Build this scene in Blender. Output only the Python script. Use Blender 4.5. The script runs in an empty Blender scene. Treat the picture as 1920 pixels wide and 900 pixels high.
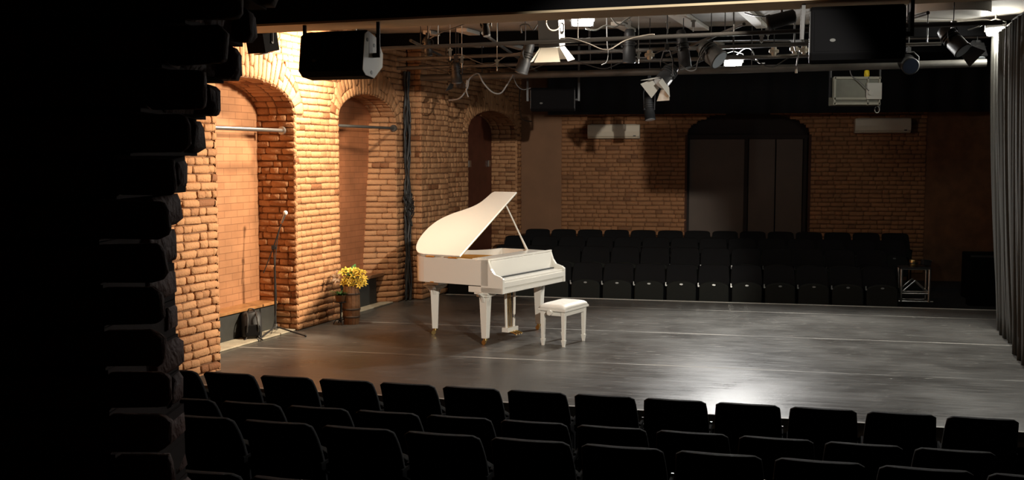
import bpy, math, random
from mathutils import Vector, Matrix
rnd = random.Random(7)
S = bpy.context.scene
C = S.collection
PI = math.pi
R = math.radians

# ------------------------------------------------------------------ camera
F_PX, W_PX, H_PX = 2000.0, 1920, 900
PITCH = math.atan(155 / F_PX)
CAMZ = 2.17
cd = bpy.data.cameras.new('camera'); cam = bpy.data.objects.new('camera', cd); C.objects.link(cam)
cam.location = (0, 0, CAMZ); cam.rotation_euler = (PI / 2 - PITCH, 0, 0)
cd.sensor_width = 36; cd.lens = 36 * F_PX / W_PX; cd.clip_start = .05; cd.clip_end = 200
S.camera = cam
# ------------------------------------------------------------------ world, exposure
w = bpy.data.worlds.new('world'); S.world = w; w.use_nodes = True
w.node_tree.nodes['Background'].inputs[0].default_value = (.9, .85, .8, 1)
w.node_tree.nodes['Background'].inputs[1].default_value = 0.0
S.view_settings.view_transform = 'Standard'; S.view_settings.look = 'None'
S.view_settings.exposure = 0.0; S.view_settings.gamma = 1; S.view_settings.use_curve_mapping = False

def ray(u, v):
    x = (u - 960) / F_PX; y = (450 - v) / F_PX
    return (x, math.cos(PITCH) + y * math.sin(PITCH), -math.sin(PITCH) + y * math.cos(PITCH))
def fl(u, v, z=0.0):          # sight line meets the height z
    d = ray(u, v); t = (z - CAMZ) / d[2]; return Vector((d[0] * t, d[1] * t, z))
def at(u, v, Y):              # sight line meets the depth Y
    d = ray(u, v); t = Y / d[1]; return Vector((d[0] * t, Y, CAMZ + d[2] * t))

# ------------------------------------------------------------------ lights of the house
def spot(name, loc, target, power, half, blend=.3, radius=.05, color=(1, 1, 1)):
    l = bpy.data.lights.new(name, 'SPOT'); l.energy = power; l.spot_size = 2 * R(half); l.spot_blend = blend
    l.shadow_soft_size = radius; l.color = color
    o = bpy.data.objects.new(name, l); C.objects.link(o); o.location = loc
    o.rotation_euler = (Vector(target) - Vector(loc)).to_track_quat('-Z', 'Y').to_euler(); return o
def point(name, loc, power, radius=.05, color=(1, 1, 1)):
    l = bpy.data.lights.new(name, 'POINT'); l.energy = power; l.shadow_soft_size = radius; l.color = color
    o = bpy.data.objects.new(name, l); C.objects.link(o); o.location = loc; return o
WARM = (1, .83, .62); NEUT = (1, .93, .82); COOL = (.93, .97, 1)
FOH = Vector((2.22, 2.8, 3.61))
LA = at(1092, 40, 13.0); LB = at(1375, 117, 15.4); LC = at(1866, 60, 13.2)
spot('front_profile_light', FOH, FOH + Vector((-1.35, 10, -2.1)), 2900, 14.8, .35, .05, NEUT)
WL = Vector((-2.10, 13.14, 3.38))
spot('wall_wash_light', WL, WL + Vector((-.94, .34, -.5)), 240, 76, .35, .06, WARM)
SW = Vector((2.6, 11.3, 3.55))
spot('side_wash_light', SW, (-3.0, 12.35, 2.3), 3000, 30, .6, .22, WARM)
point('flood_light_a', LA + Vector((0, -.12, -.14)), 16, .05, (1, .97, .9))
spot('flood_light_a_beam', LA + Vector((0, -.1, -.12)), LA + Vector((-.1, -.5, -1)), 90, 60, .6, .06, (1, .95, .85))
point('flood_light_b', LB + Vector((0, -.12, -.1)), 24, .05, COOL)
spot('flood_light_b_beam', LB + Vector((0, -.1, -.1)), LB + Vector((0, -1.2, -1)), 900, 58, .7, .12, (1, .98, .95))
point('flood_light_c', LC + Vector((-.10, -.10, -.05)), 48, .05, (1, .97, .85))
spot('flood_light_c_beam', LC + Vector((-.1, -.1, -.05)), LC + Vector((-.7, -.5, -1)), 250, 60, .6, .06, (1, .97, .88))

# ------------------------------------------------------------------ helpers: tags
def tag(o, label=None, cat=None, group=None, kind=None):
    if label: o['label'] = label
    if cat: o['category'] = cat
    if group: o['group'] = group
    if kind: o['kind'] = kind
    return o
def thing(name, label, cat, loc=(0, 0, 0), rz=0, group=None):
    o = bpy.data.objects.new(name, None); C.objects.link(o); o.location = loc; o.rotation_euler = (0, 0, rz)
    o.empty_display_size = .1
    return tag(o, label, cat, group)
def dup(root, loc, rz, label=None, group=None):
    r = root.copy(); C.objects.link(r); r.location = loc; r.rotation_euler = (0, 0, rz)
    if label: r['label'] = label
    if group: r['group'] = group
    for ch in list(root.children):
        c = ch.copy(); C.objects.link(c); c.parent = r
        for g in list(ch.children):
            d = g.copy(); C.objects.link(d); d.parent = c
    return r
# ------------------------------------------------------------------ helpers: meshes
class MB:
    def __init__(s): s.v = []; s.f = []; s.m = []; s.smooth = []; s.mat = Matrix.Identity(4); s.mi = 0
    def add(s, vs, fs, smooth=False):
        b = len(s.v); s.v += [tuple(s.mat @ Vector(p)) for p in vs]
        for f in fs: s.f.append(tuple(i + b for i in f)); s.m.append(s.mi); s.smooth.append(smooth)
        return s
    def box(s, c, d, rot=None, taper=1.0):
        x, y, z = d[0] / 2, d[1] / 2, d[2] / 2
        vs = [(-x * taper, -y * taper, -z), (x * taper, -y * taper, -z), (x * taper, y * taper, -z), (-x * taper, y * taper, -z), (-x, -y, z), (x, -y, z), (x, y, z), (-x, y, z)]
        M = Matrix.Translation(c) @ (rot.to_4x4() if rot else Matrix.Identity(4))
        vs = [M @ Vector(p) for p in vs]
        return s.add(vs, [(3, 2, 1, 0), (4, 5, 6, 7), (0, 1, 5, 4), (1, 2, 6, 5), (2, 3, 7, 6), (3, 0, 4, 7)])
    def cyl(s, a, b, r0, r1=None, n=12, caps=True):
        r1 = r0 if r1 is None else r1
        a = Vector(a); b = Vector(b); q = (b - a).to_track_quat('Z', 'Y')
        vs = []
        for p, r in ((a, r0), (b, r1)):
            for i in range(n):
                t = 2 * PI * i / n; vs.append(p + q @ Vector((r * math.cos(t), r * math.sin(t), 0)))
        s.add(vs, [(i, (i + 1) % n, n + (i + 1) % n, n + i) for i in range(n)], True)
        if caps: s.add(vs, [tuple(range(n))[::-1], tuple(range(n, 2 * n))])
        return s
    def tube(s, pts, r, n=6):
        pts = [Vector(p) for p in pts]; m = len(pts); vs = []; up = Vector((0, 0, 1))
        for i, p in enumerate(pts):
            t = (pts[min(i + 1, m - 1)] - pts[max(i - 1, 0)]).normalized()
            x = t.cross(up)
            if x.length < .05: x = t.cross(Vector((1, 0, 0)))
            x.normalize(); y = x.cross(t)
            rr = r[i] if isinstance(r, (list, tuple)) else r
            for k in range(n):
                a = 2 * PI * k / n; vs.append(p + x * rr * math.cos(a) + y * rr * math.sin(a))
        fs = [(i * n + k, i * n + (k + 1) % n, (i + 1) * n + (k + 1) % n, (i + 1) * n + k) for i in range(m - 1) for k in range(n)]
        s.add(vs, fs, True); s.add(vs, [tuple(range(n))[::-1], tuple(range((m - 1) * n, m * n))]); return s
    def lathe(s, prof, n=24, c=(0, 0, 0)):      # prof: (r, z)
        vs = []; c = Vector(c)
        for r, z in prof:
            for k in range(n):
                a = 2 * PI * k / n; vs.append(c + Vector((r * math.cos(a), r * math.sin(a), z)))
        m = len(prof)
        s.add(vs, [(i * n + k, i * n + (k + 1) % n, (i + 1) * n + (k + 1) % n, (i + 1) * n + k) for i in range(m - 1) for k in range(n)], True)
        s.add(vs, [tuple(range(n))[::-1], tuple(range((m - 1) * n, m * n))]); return s
    def prism(s, poly, z0, z1, fn=None):       # poly in (x,y); fn maps (x,y,z)->point
        n = len(poly); g = fn or (lambda x, y, z: (x, y, z))
        vs = [g(x, y, z0) for x, y in poly] + [g(x, y, z1) for x, y in poly]
        return s.add(vs, [tuple(range(n))[::-1], tuple(range(n, 2 * n))] + [(i, (i + 1) % n, n + (i + 1) % n, n + i) for i in range(n)])
    def sph(s, c, r, n=12, m=8, sc=(1, 1, 1)):
        prof = [(max(1e-4, math.sin(PI * i / m)), -math.cos(PI * i / m)) for i in range(m + 1)]
        vs = []
        for rr, z in prof:
            for k in range(n):
                a = 2 * PI * k / n; vs.append((c[0] + r * sc[0] * rr * math.cos(a), c[1] + r * sc[1] * rr * math.sin(a), c[2] + r * sc[2] * z))
        return s.add(vs, [(i * n + k, i * n + (k + 1) % n, (i + 1) * n + (k + 1) % n, (i + 1) * n + k) for i in range(m) for k in range(n)], True)
    def build(s, name, mats, parent=None, bevel=0, label=None, seg=2):
        me = bpy.data.meshes.new(name); me.from_pydata(s.v, [], s.f)
        for m in (mats if isinstance(mats, (list, tuple)) else [mats]): me.materials.append(m)
        me.polygons.foreach_set('material_index', s.m); me.polygons.foreach_set('use_smooth', s.smooth); me.update()
        o = bpy.data.objects.new(name, me); C.objects.link(o)
        if parent: o.parent = parent
        if label: o['label'] = label
        if bevel:
            b = o.modifiers.new('bevel', 'BEVEL'); b.width = bevel; b.segments = seg; b.limit_method = 'ANGLE'; b.angle_limit = R(35)
        return o
def rounded(w, h, r, n=5, x0=None, y0=0, wt=None):   # rounded rectangle outline; wt = width at the top
    wt = wt or w; p = []
    for cx, cy, a0 in ((w / 2 - r, y0 + r, -90), (wt / 2 - r, y0 + h - r, 0), (-wt / 2 + r, y0 + h - r, 90), (-w / 2 + r, y0 + r, 180)):
        for i in range(n + 1):
            a = R(a0 + 90 * i / n); p.append((cx + r * math.cos(a), cy + r * math.sin(a)))
    return p
def smoothpts(pts, k=6):      # Catmull-Rom
    pts = [Vector(p) for p in pts]; out = []
    for i in range(len(pts) - 1):
        p0 = pts[max(i - 1, 0)]; p1 = pts[i]; p2 = pts[i + 1]; p3 = pts[min(i + 2, len(pts) - 1)]
        for j in range(k):
            t = j / k
            out.append(.5 * ((2 * p1) + (p2 - p0) * t + (2 * p0 - 5 * p1 + 4 * p2 - p3) * t * t + (3 * p1 - p0 - 3 * p2 + p3) * t ** 3))
    out.append(pts[-1]); return out
# ------------------------------------------------------------------ materials
def mat(name, col, rough=.6, metal=0, bump=0, bscale=40, var=0, vscale=5, spec=None, emit=None, estr=0, coat=0):
    m = bpy.data.materials.new(name); m.use_nodes = True; N = m.node_tree.nodes; L = m.node_tree.links
    b = N['Principled BSDF']; b.inputs['Base Color'].default_value = (*col, 1); b.inputs['Roughness'].default_value = rough
    b.inputs['Metallic'].default_value = metal
    if spec is not None: b.inputs['Specular IOR Level'].default_value = spec
    if coat: b.inputs['Coat Weight'].default_value = coat; b.inputs['Coat Roughness'].default_value = .15
    if emit: b.inputs['Emission Color'].default_value = (*emit, 1); b.inputs['Emission Strength'].default_value = estr
    tc = N.new('ShaderNodeTexCoord')
    if var:
        n = N.new('ShaderNodeTexNoise'); n.inputs['Scale'].default_value = vscale; n.inputs['Detail'].default_value = 6
        L.new(tc.outputs['Object'], n.inputs['Vector'])
        r = N.new('ShaderNodeMapRange'); r.inputs[1].default_value = .3; r.inputs[2].default_value = .7; r.inputs[3].default_value = 1 - var; r.inputs[4].default_value = 1 + var
        L.new(n.outputs[0], r.inputs[0])
        mx = N.new('ShaderNodeMix'); mx.data_type = 'RGBA'; mx.blend_type = 'MULTIPLY'; mx.inputs[0].default_value = 1; mx.inputs[6].default_value = (*col, 1)
        L.new(r.outputs[0], mx.inputs[7]); L.new(mx.outputs[2], b.inputs['Base Color'])
    if bump:
        n = N.new('ShaderNodeTexNoise'); n.inputs['Scale'].default_value = bscale; n.inputs['Detail'].default_value = 5
        L.new(tc.outputs['Object'], n.inputs['Vector'])
        bp = N.new('ShaderNodeBump'); bp.inputs['Strength'].default_value = bump; bp.inputs['Distance'].default_value = .01
        L.new(n.outputs[0], bp.inputs['Height']); L.new(bp.outputs[0], b.inputs['Normal'])
    return m
def brick_mat(name, c0, c1, c2, rough=.75):
    m = bpy.data.materials.new(name); m.use_nodes = True; N = m.node_tree.nodes; L = m.node_tree.links
    b = N['Principled BSDF']; b.inputs['Roughness'].default_value = rough; b.inputs['Specular IOR Level'].default_value = .35
    at_ = N.new('ShaderNodeAttribute'); at_.attribute_name = 'tone'
    tc = N.new('ShaderNodeTexCoord'); n = N.new('ShaderNodeTexNoise'); n.inputs['Scale'].default_value = 9; n.inputs['Detail'].default_value = 8
    n.inputs['Roughness'].default_value = .65
    L.new(tc.outputs['Object'], n.inputs['Vector'])
    ad = N.new('ShaderNodeMath'); ad.operation = 'MULTIPLY_ADD'; ad.inputs[1].default_value = .55; L.new(n.outputs[0], ad.inputs[0])
    s2 = N.new('ShaderNodeMath'); s2.operation = 'MULTIPLY_ADD'; s2.inputs[1].default_value = .42; s2.inputs[2].default_value = .03; L.new(at_.outputs['Fac'], s2.inputs[0]); L.new(s2.outputs[0], ad.inputs[2])
    cr = N.new('ShaderNodeValToRGB'); e = cr.color_ramp.elements
    e[0].position = .1; e[0].color = (*c0, 1); e[1].position = .9; e[1].color = (*c2, 1); x = e.new(.45); x.color = (*c1, 1)
    L.new(ad.outputs[0], cr.inputs[0]); L.new(cr.outputs[0], b.inputs['Base Color'])
    n2 = N.new('ShaderNodeTexNoise'); n2.inputs['Scale'].default_value = 38; n2.inputs['Detail'].default_value = 8; L.new(tc.outputs['Object'], n2.inputs['Vector'])
    bp = N.new('ShaderNodeBump'); bp.inputs['Strength'].default_value = .8; bp.inputs['Distance'].default_value = .012
    L.new(n2.outputs[0], bp.inputs['Height']); L.new(bp.outputs[0], b.inputs['Normal'])
    return m
M = {}
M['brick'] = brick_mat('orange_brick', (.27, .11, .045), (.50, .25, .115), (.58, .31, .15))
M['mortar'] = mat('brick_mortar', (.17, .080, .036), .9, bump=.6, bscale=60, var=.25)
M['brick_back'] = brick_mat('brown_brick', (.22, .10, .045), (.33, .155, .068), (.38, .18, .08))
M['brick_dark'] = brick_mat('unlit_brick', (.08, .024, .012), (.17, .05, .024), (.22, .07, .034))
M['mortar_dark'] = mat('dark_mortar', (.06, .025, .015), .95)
def flat_brick(name, ca, cb, cm):
    m = bpy.data.materials.new(name); m.use_nodes = True; N = m.node_tree.nodes; L = m.node_tree.links
    b = N['Principled BSDF']; b.inputs['Roughness'].default_value = .45
    uv = N.new('ShaderNodeUVMap'); t = N.new('ShaderNodeTexBrick'); t.inputs['Scale'].default_value = 1
    t.inputs['Brick Width'].default_value = .26; t.inputs['Row Height'].default_value = .085; t.inputs['Mortar Size'].default_value = .005; t.inputs['Mortar Smooth'].default_value = .4
    t.inputs['Color1'].default_value = (*ca, 1); t.inputs['Color2'].default_value = (*cb, 1); t.inputs['Mortar'].default_value = (*cm, 1)
    L.new(uv.outputs[0], t.inputs['Vector'])
    n = N.new('ShaderNodeTexNoise'); n.inputs['Scale'].default_value = 3; n.inputs['Detail'].default_value = 7; L.new(uv.outputs[0], n.inputs['Vector'])
    r = N.new('ShaderNodeMapRange'); r.inputs[1].default_value = .3; r.inputs[2].default_value = .7; r.inputs[3].default_value = .82; r.inputs[4].default_value = 1.15; L.new(n.outputs[0], r.inputs[0])
    mx = N.new('ShaderNodeMix'); mx.data_type = 'RGBA'; mx.blend_type = 'MULTIPLY'; mx.inputs[0].default_value = 1
    L.new(t.outputs[0], mx.inputs[6]); L.new(r.outputs[0], mx.inputs[7]); L.new(mx.outputs[2], b.inputs['Base Color']); return m
M['panel1'] = flat_brick('smooth_painted_brick', (.44, .215, .105), (.39, .185, .088), (.25, .115, .055))
M['panel2'] = flat_brick('smooth_red_brick', (.44, .17, .075), (.39, .15, .065), (.27, .10, .045))
M['white'] = mat('white_lacquer', (.68, .65, .58), .22, spec=.5, coat=.4)
M['white_leather'] = mat('white_leather', (.82, .78, .71), .45, bump=.1, bscale=90)
M['gold'] = mat('gold_soundboard', (.50, .27, .07), .35, .3, var=.2, vscale=6)
M['brass'] = mat('brass', (.65, .45, .17), .3, 1)
M['keys'] = mat('ivory_keys', (.85, .82, .74), .3)
M['fabric'] = mat('black_fabric', (.016, .017, .015), .95, bump=.4, bscale=300, spec=.15)
M['vinyl'] = mat('black_seat_cloth', (.006, .006, .0065), .85, bump=.3, bscale=250, spec=.18)
M['black'] = mat('black_metal', (.02, .02, .021), .5, .0)
M['matte'] = mat('matt_black', (.004, .004, .0045), .95, spec=.06)
M['panel_dark'] = mat('dark_painted_board', (.035, .036, .033), .6, var=.2)
M['steel'] = mat('grey_steel', (.42, .41, .39), .35, .9)
M['pipe'] = mat('dull_steel_pipe', (.10, .097, .09), .55, .3, var=.3, vscale=3)
M['alu'] = mat('aluminium', (.6, .6, .58), .3, 1)
M['greyplate'] = mat('pale_grey_plate', (.45, .44, .40), .5)
M['cream'] = mat('cream_plastic', (.62, .54, .42), .4)
M['brown'] = mat('brown_painted_board', (.22, .105, .048), .7, var=.12, vscale=2)
M['door_dark'] = mat('dark_brown_door', (.080, .050, .032), .6, var=.12, vscale=2)
M['arch_door'] = mat('red_brown_door', (.10, .028, .015), .55, var=.2)
M['wood'] = mat('varnished_wood', (.36, .17, .06), .4, var=.25, vscale=8)
M['barrel'] = mat('barrel_wood', (.25, .12, .05), .55, var=.3, vscale=12, bump=.3)
M['stone'] = mat('pale_screed', (.42, .37, .27), .8, bump=.5, bscale=30, var=.2)
M['ceil'] = mat('grey_ceiling', (.34, .31, .27), .85, var=.2, vscale=1.2, bump=.2, bscale=8)
M['ceil_strip'] = mat('pale_ceiling_batten', (.62, .60, .55), .8)
M['beam_under'] = mat('pale_beam_board', (.50, .40, .26), .7, var=.15, vscale=2)
M['cable'] = mat('black_cable', (.03, .03, .03), .45)
M['cable_grey'] = mat('grey_cable', (.12, .115, .11), .5)
M['cable_white'] = mat('white_cable', (.30, .30, .29), .5)
M['yellow'] = mat('yellow_plastic', (.9, .65, .03), .4, )
M['petal'] = mat('yellow_petals', (.90, .62, .07), .6, var=.2, vscale=30)
M['petalw'] = mat('white_petals', (.85, .80, .70), .6)
M['leaf'] = mat('green_leaf', (.07, .24, .07), .5, var=.35, vscale=20)
M['glass'] = mat('lamp_glass', (.5, .55, .6), .1, spec=.8)
M['lamp_on'] = mat('glowing_lamp', (1, 1, 1), .5, emit=(1, .98, .92), estr=90)
M['lens_blue'] = mat('dim_blue_lens', (.03, .05, .10), .15)
M['reflector'] = mat('white_reflector', (.85, .84, .80), .4)
M['curtain'] = mat('charcoal_velvet', (.055, .054, .048), .9, spec=.2, bump=.2, bscale=120)
M['border'] = mat('black_border_cloth', (.014, .015, .017), .9, spec=.2)
M['hall'] = mat('dark_hall_floor', (.015, .014, .013), .8)
M['plaster'] = mat('dark_plaster', (.02, .014, .012), .9)
def floor_mat():
    m = bpy.data.materials.new('black_dance_floor'); m.use_nodes = True; N = m.node_tree.nodes; L = m.node_tree.links
    b = N['Principled BSDF']; tc = N.new('ShaderNodeTexCoord')
    mp = N.new('ShaderNodeMapping'); mp.inputs['Rotation'].default_value = (0, 0, R(13)); mp.inputs['Location'].default_value = (0, -.6, 0); L.new(tc.outputs['Object'], mp.inputs[0])
    st = N.new('ShaderNodeMapping'); st.inputs['Scale'].default_value = (1.0, 9, 1); L.new(mp.outputs[0], st.inputs[0])
    n = N.new('ShaderNodeTexNoise'); n.inputs['Scale'].default_value = 1.6; n.inputs['Detail'].default_value = 10; n.inputs['Roughness'].default_value = .7; L.new(st.outputs[0], n.inputs['Vector'])
    n2 = N.new('ShaderNodeTexNoise'); n2.inputs['Scale'].default_value = 1.3; n2.inputs['Detail'].default_value = 6; L.new(tc.outputs['Object'], n2.inputs['Vector'])
    cr = N.new('ShaderNodeValToRGB'); e = cr.color_ramp.elements; e[0].position = .34; e[0].color = (.045, .043, .040, 1); e[1].position = .66; e[1].color = (.12, .115, .104, 1)
    mxf = N.new('ShaderNodeMath'); mxf.operation = 'MULTIPLY_ADD'; mxf.inputs[1].default_value = .5; L.new(n.outputs[0], mxf.inputs[0])
    h = N.new('ShaderNodeMath'); h.operation = 'MULTIPLY'; h.inputs[1].default_value = .5; L.new(n2.outputs[0], h.inputs[0]); L.new(h.outputs[0], mxf.inputs[2]); L.new(mxf.outputs[0], cr.inputs[0])
    # scuffs: thin bright scratches
    v = N.new('ShaderNodeMapping'); v.inputs['Scale'].default_value = (2.0, 9, 1); v.inputs['Rotation'].default_value = (0, 0, R(9)); L.new(tc.outputs['Object'], v.inputs[0])
    n3 = N.new('ShaderNodeTexNoise'); n3.inputs['Scale'].default_value = 2.4; n3.inputs['Detail'].default_value = 12; n3.inputs['Roughness'].default_value = .8; L.new(v.outputs[0], n3.inputs['Vector'])
    r3 = N.new('ShaderNodeMapRange'); r3.inputs[1].default_value = .58; r3.inputs[2].default_value = .64; L.new(n3.outputs[0], r3.inputs[0])
    # seams of the vinyl strips
    sp = N.new('ShaderNodeSeparateXYZ'); L.new(mp.outputs[0], sp.inputs[0])
    md = N.new('ShaderNodeMath'); md.operation = 'PINGPONG'; md.inputs[1].default_value = 1.05; L.new(sp.outputs[1], md.inputs[0])
    sl = N.new('ShaderNodeMath'); sl.operation = 'LESS_THAN'; sl.inputs[1].default_value = .018; L.new(md.outputs[0], sl.inputs[0])
    ns = N.new('ShaderNodeMath'); ns.operation = 'MULTIPLY'; L.new(sl.outputs[0], ns.inputs[0])
    n4 = N.new('ShaderNodeTexNoise'); n4.inputs['Scale'].default_value = 1.1; L.new(tc.outputs['Object'], n4.inputs['Vector'])
    r4 = N.new('ShaderNodeMapRange'); r4.inputs[1].default_value = .3; r4.inputs[2].default_value = .6; L.new(n4.outputs[0], r4.inputs[0]); L.new(r4.outputs[0], ns.inputs[1])
    mx = N.new('ShaderNodeMath'); mx.operation = 'MAXIMUM'; L.new(r3.outputs[0], mx.inputs[0]); L.new(ns.outputs[0], mx.inputs[1])
    sc = N.new('ShaderNodeMath'); sc.operation = 'MULTIPLY'; sc.inputs[1].default_value = .7; L.new(mx.outputs[0], sc.inputs[0])
    mc = N.new('ShaderNodeMix'); mc.data_type = 'RGBA'; L.new(sc.outputs[0], mc.inputs[0]); L.new(cr.outputs[0], mc.inputs[6]); mc.inputs[7].default_value = (.42, .40, .35, 1)
    L.new(mc.outputs[2], b.inputs['Base Color'])
    rr = N.new('ShaderNodeMapRange'); rr.inputs[1].default_value = .36; rr.inputs[2].default_value = .64; rr.inputs[3].default_value = .26; rr.inputs[4].default_value = .42; L.new(mxf.outputs[0], rr.inputs[0])
    ra = N.new('ShaderNodeMath'); ra.operation = 'MULTIPLY_ADD'; ra.inputs[1].default_value = .4; L.new(mx.outputs[0], ra.inputs[0]); L.new(rr.outputs[0], ra.inputs[2]); L.new(ra.outputs[0], b.inputs['Roughness'])
    b.inputs['Specular IOR Level'].default_value = .5
    bp = N.new('ShaderNodeBump'); bp.inputs['Strength'].default_value = .25; bp.inputs['Distance'].default_value = .01; L.new(n.outputs[0], bp.inputs['Height']); L.new(bp.outputs[0], b.inputs['Normal'])
    return m
M['floor'] = floor_mat()

# ------------------------------------------------------------------ brickwork generator
class Bricks(MB):
    def __init__(s): super().__init__(); s.tone = []
    def brick(s, q, Mf, prot=0.0, jit=.004, th=.035, rec=.012):
        nx, ny = 4, 4
        tone = rnd.random() ** 1.1
        if rnd.random() < .03: tone = -.6
        g = []
        for j in range(ny):
            for i in range(nx):
                a = i / (nx - 1); b = j / (ny - 1)
                if i == 1: a = .09
                if i == 2: a = .91
                if j == 1: b = .2
                if j == 2: b = .8
                edge = i in (0, nx - 1) or j in (0, ny - 1)
                corner = i in (0, nx - 1) and j in (0, ny - 1)
                if corner: a = a + (.03 if a < .5 else -.03); b = b + (.07 if b < .5 else -.07)
                p = [(q[0][k] * (1 - a) + q[1][k] * a) * (1 - b) + (q[3][k] * (1 - a) + q[2][k] * a) * b for k in (0, 1)]
                d = prot + (0 if not edge else (-rec if j in (0, ny - 1) else -rec * .55)) + rnd.uniform(-jit, jit)
                g.append((p[0] + rnd.uniform(-jit, jit) * .8, p[1] + rnd.uniform(-jit, jit) * .8, d))
        ring = [0, 1, 2, 3, 7, 11, 15, 14, 13, 12, 8, 4]
        vs = [Mf(*t) for t in g] + [Mf(g[k][0], g[k][1], -th) for k in ring]
        fs = [(j * nx + i, j * nx + i + 1, (j + 1) * nx + i + 1, (j + 1) * nx + i) for j in range(ny - 1) for i in range(nx - 1)]
        n = len(ring)
        fs += [(16 + k, 16 + (k + 1) % n, ring[(k + 1) % n], ring[k]) for k in range(n)]
        s.add(vs, fs, True); s.tone += [tone] * len(fs)
    def courses(s, Mf, z0, z1, iv, h=.083, wob=.004, jit=.003, prot=.004):
        n = max(1, round((z1 - z0) / h)); h = (z1 - z0) / n
        for r_ in range(n):
            za = z0 + r_ * h; zb = za + h; zc = (za + zb) / 2; g = .006
            for a, b in iv(zc):
                if b - a < .03: continue
                cur = a; first = True
                while cur < b - .01:
                    L_ = (.125 if (r_ % 2 == 0) else .25)
                    if rnd.random() < .22: L_ = .375 - L_
                    if first and r_ % 2: L_ *= rnd.choice((.5, .75, 1))
                    L_ *= rnd.uniform(.92, 1.08); first = False
                    e = min(b, cur + L_)
                    if b - e < .06: e = b
                    y0, y1 = rnd.uniform(-wob, wob), rnd.uniform(-wob, wob); g = .005; v_ = .35
                    s.brick([(cur + g * v_, za + g + y0), (e - g * v_, za + g + y1), (e - g * v_, zb - g + y1), (cur + g * v_, zb - g + y0)], Mf, rnd.uniform(-prot, prot), jit)
                    cur = e
    def back(s, Mf, z0, z1, iv, dz=.03, d=-.020):
        s.mi = 1; n = max(1, round((z1 - z0) / dz)); dz = (z1 - z0) / n
        for i in range(n):
            za = z0 + i * dz; zb = za + dz
            for a, b in iv((za + zb) / 2):
                s.add([Mf(a, za, d), Mf(b, za, d), Mf(b, zb, d), Mf(a, zb, d)], [(0, 1, 2, 3)]); s.tone.append(.5)
        s.mi = 0
    def finish(s, name, mats, **k):
        o = s.build(name, mats, **k); a = o.data.attributes.new('tone', 'FLOAT', 'FACE'); a.data.foreach_set('value', s.tone); return o
def openings_iv(s0, s1, ops, ring=0.0):
    def f(z):
        cuts = []
        for a, b, zs, rise, zb in ops:
            c = (a + b) / 2; hw = (b - a) / 2
            if z < zb: continue
            if z <= zs: cuts.append((a, b))
            elif z < zs + rise + ring:
                k = (z - zs) / (rise + ring); hh = (hw + ring * .55) * math.sqrt(max(0, 1 - k * k)); cuts.append((c - hh, c + hh))
        out = []; cur = s0
        for a, b in sorted(cuts):
            if a > cur: out.append((cur, a))
            cur = max(cur, b)
        if cur < s1: out.append((cur, s1))
        return out
    return f
def arch_ring(bs, Mf, a, b, zs, rise, ring):
    c = (a + b) / 2; hw = (b - a) / 2; t = 0; ts = [0.0]
    while ts[-1] < PI:
        t = ts[-1]; sp = math.hypot(hw * math.sin(t), rise * math.cos(t)); ts.append(min(PI, t + .082 / max(sp, .25)))
    for t0, t1 in zip(ts, ts[1:]):
        def E(t, k):
            x, z = hw * math.cos(t), rise * math.sin(t)
            # outer curve = ellipse grown by the ring
            X, Z = (hw + ring * .55) * math.cos(t), (rise + ring) * math.sin(t)
            return (c + x + (X - x) * k, zs + z + (Z - z) * k)
        d = (t1 - t0) * .06; sp = rnd.choice((.34, .66, None))
        segs = ((0, 1),) if sp is None else ((0, sp - .012), (sp + .012, 1))
        for k0, k1 in segs:
            bs.brick([E(t1 - d, k0), E(t0 + d, k0), E(t0 + d, k1), E(t1 - d, k1)], Mf, rnd.uniform(-.004, .006), .003)
def arch_soffit(bs, P, a, b, zs, rise, depth):   # P(s,out,z)
    c = (a + b) / 2; hw = (b - a) / 2; ts = [0.0]
    while ts[-1] < PI:
        t = ts[-1]; sp = math.hypot(hw * math.sin(t), rise * math.cos(t)); ts.append(min(PI, t + .082 / max(sp, .25)))
    def Mf(p, q, d):     # p = depth, q = angle
        nx, nz = rise * math.cos(q), hw * math.sin(q); l = math.hypot(nx, nz) or 1
        return P(c + hw * math.cos(q) - nx / l * d, -p, zs + rise * math.sin(q) - nz / l * d)
    for t0, t1 in zip(ts, ts[1:]):
        cur = 0; d = (t1 - t0) * .06
        while cur < depth - .01:
            e = min(depth, cur + rnd.choice((.12, .25)));
            if depth - e < .05: e = depth
            bs.brick([(cur + .005, t0 + d), (e - .005, t0 + d), (e - .005, t1 - d), (cur + .005, t1 - d)], Mf, 0, .003); cur = e
        bs.mi = 1; bs.add([Mf(0, t0, -.016), Mf(depth, t0, -.016), Mf(depth, t1, -.016), Mf(0, t1, -.016)], [(0, 1, 2, 3)]); bs.tone.append(.5); bs.mi = 0
# ================================================================== SETTING
ZC = 3.92; HALL = -.45
W0 = Vector((-2.306, 14.289, 0)); T = Vector((math.sin(R(20)), math.cos(R(20)), 0)); NO = Vector((math.cos(R(20)), -math.sin(R(20)), 0))
def P(s, out, z): return W0 + T * s + NO * out + Vector((0, 0, z))
OPS = [(-3.1, -1.10, 2.70, .39, -.5), (0.0, 1.72, 2.68, .37, -.5), (4.54, 7.02, 2.62, .40, -.5)]
DEP = .56
lw = Bricks()
Mf = lambda p, q, d: P(p, d, q)
ivr = openings_iv(-3.51, 7.3, OPS, .40); iv0 = openings_iv(-3.51, 7.3, OPS, 0)
def skip_pier(iv):
    def f(z):
        o = []
        for a, b in iv(z):
            if b <= 2.1 or a >= 3.15: o.append((a, b))
            else:
                if a < 2.1: o.append((a, 2.1))
                if b > 3.15: o.append((3.15, b))
        return o
    return f
lw.courses(Mf, 0, ZC, skip_pier(ivr), jit=.003, prot=.004, wob=.004); lw.back(Mf, -.4, ZC, iv0)
DEPS = [DEP, .42, .56]
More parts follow.
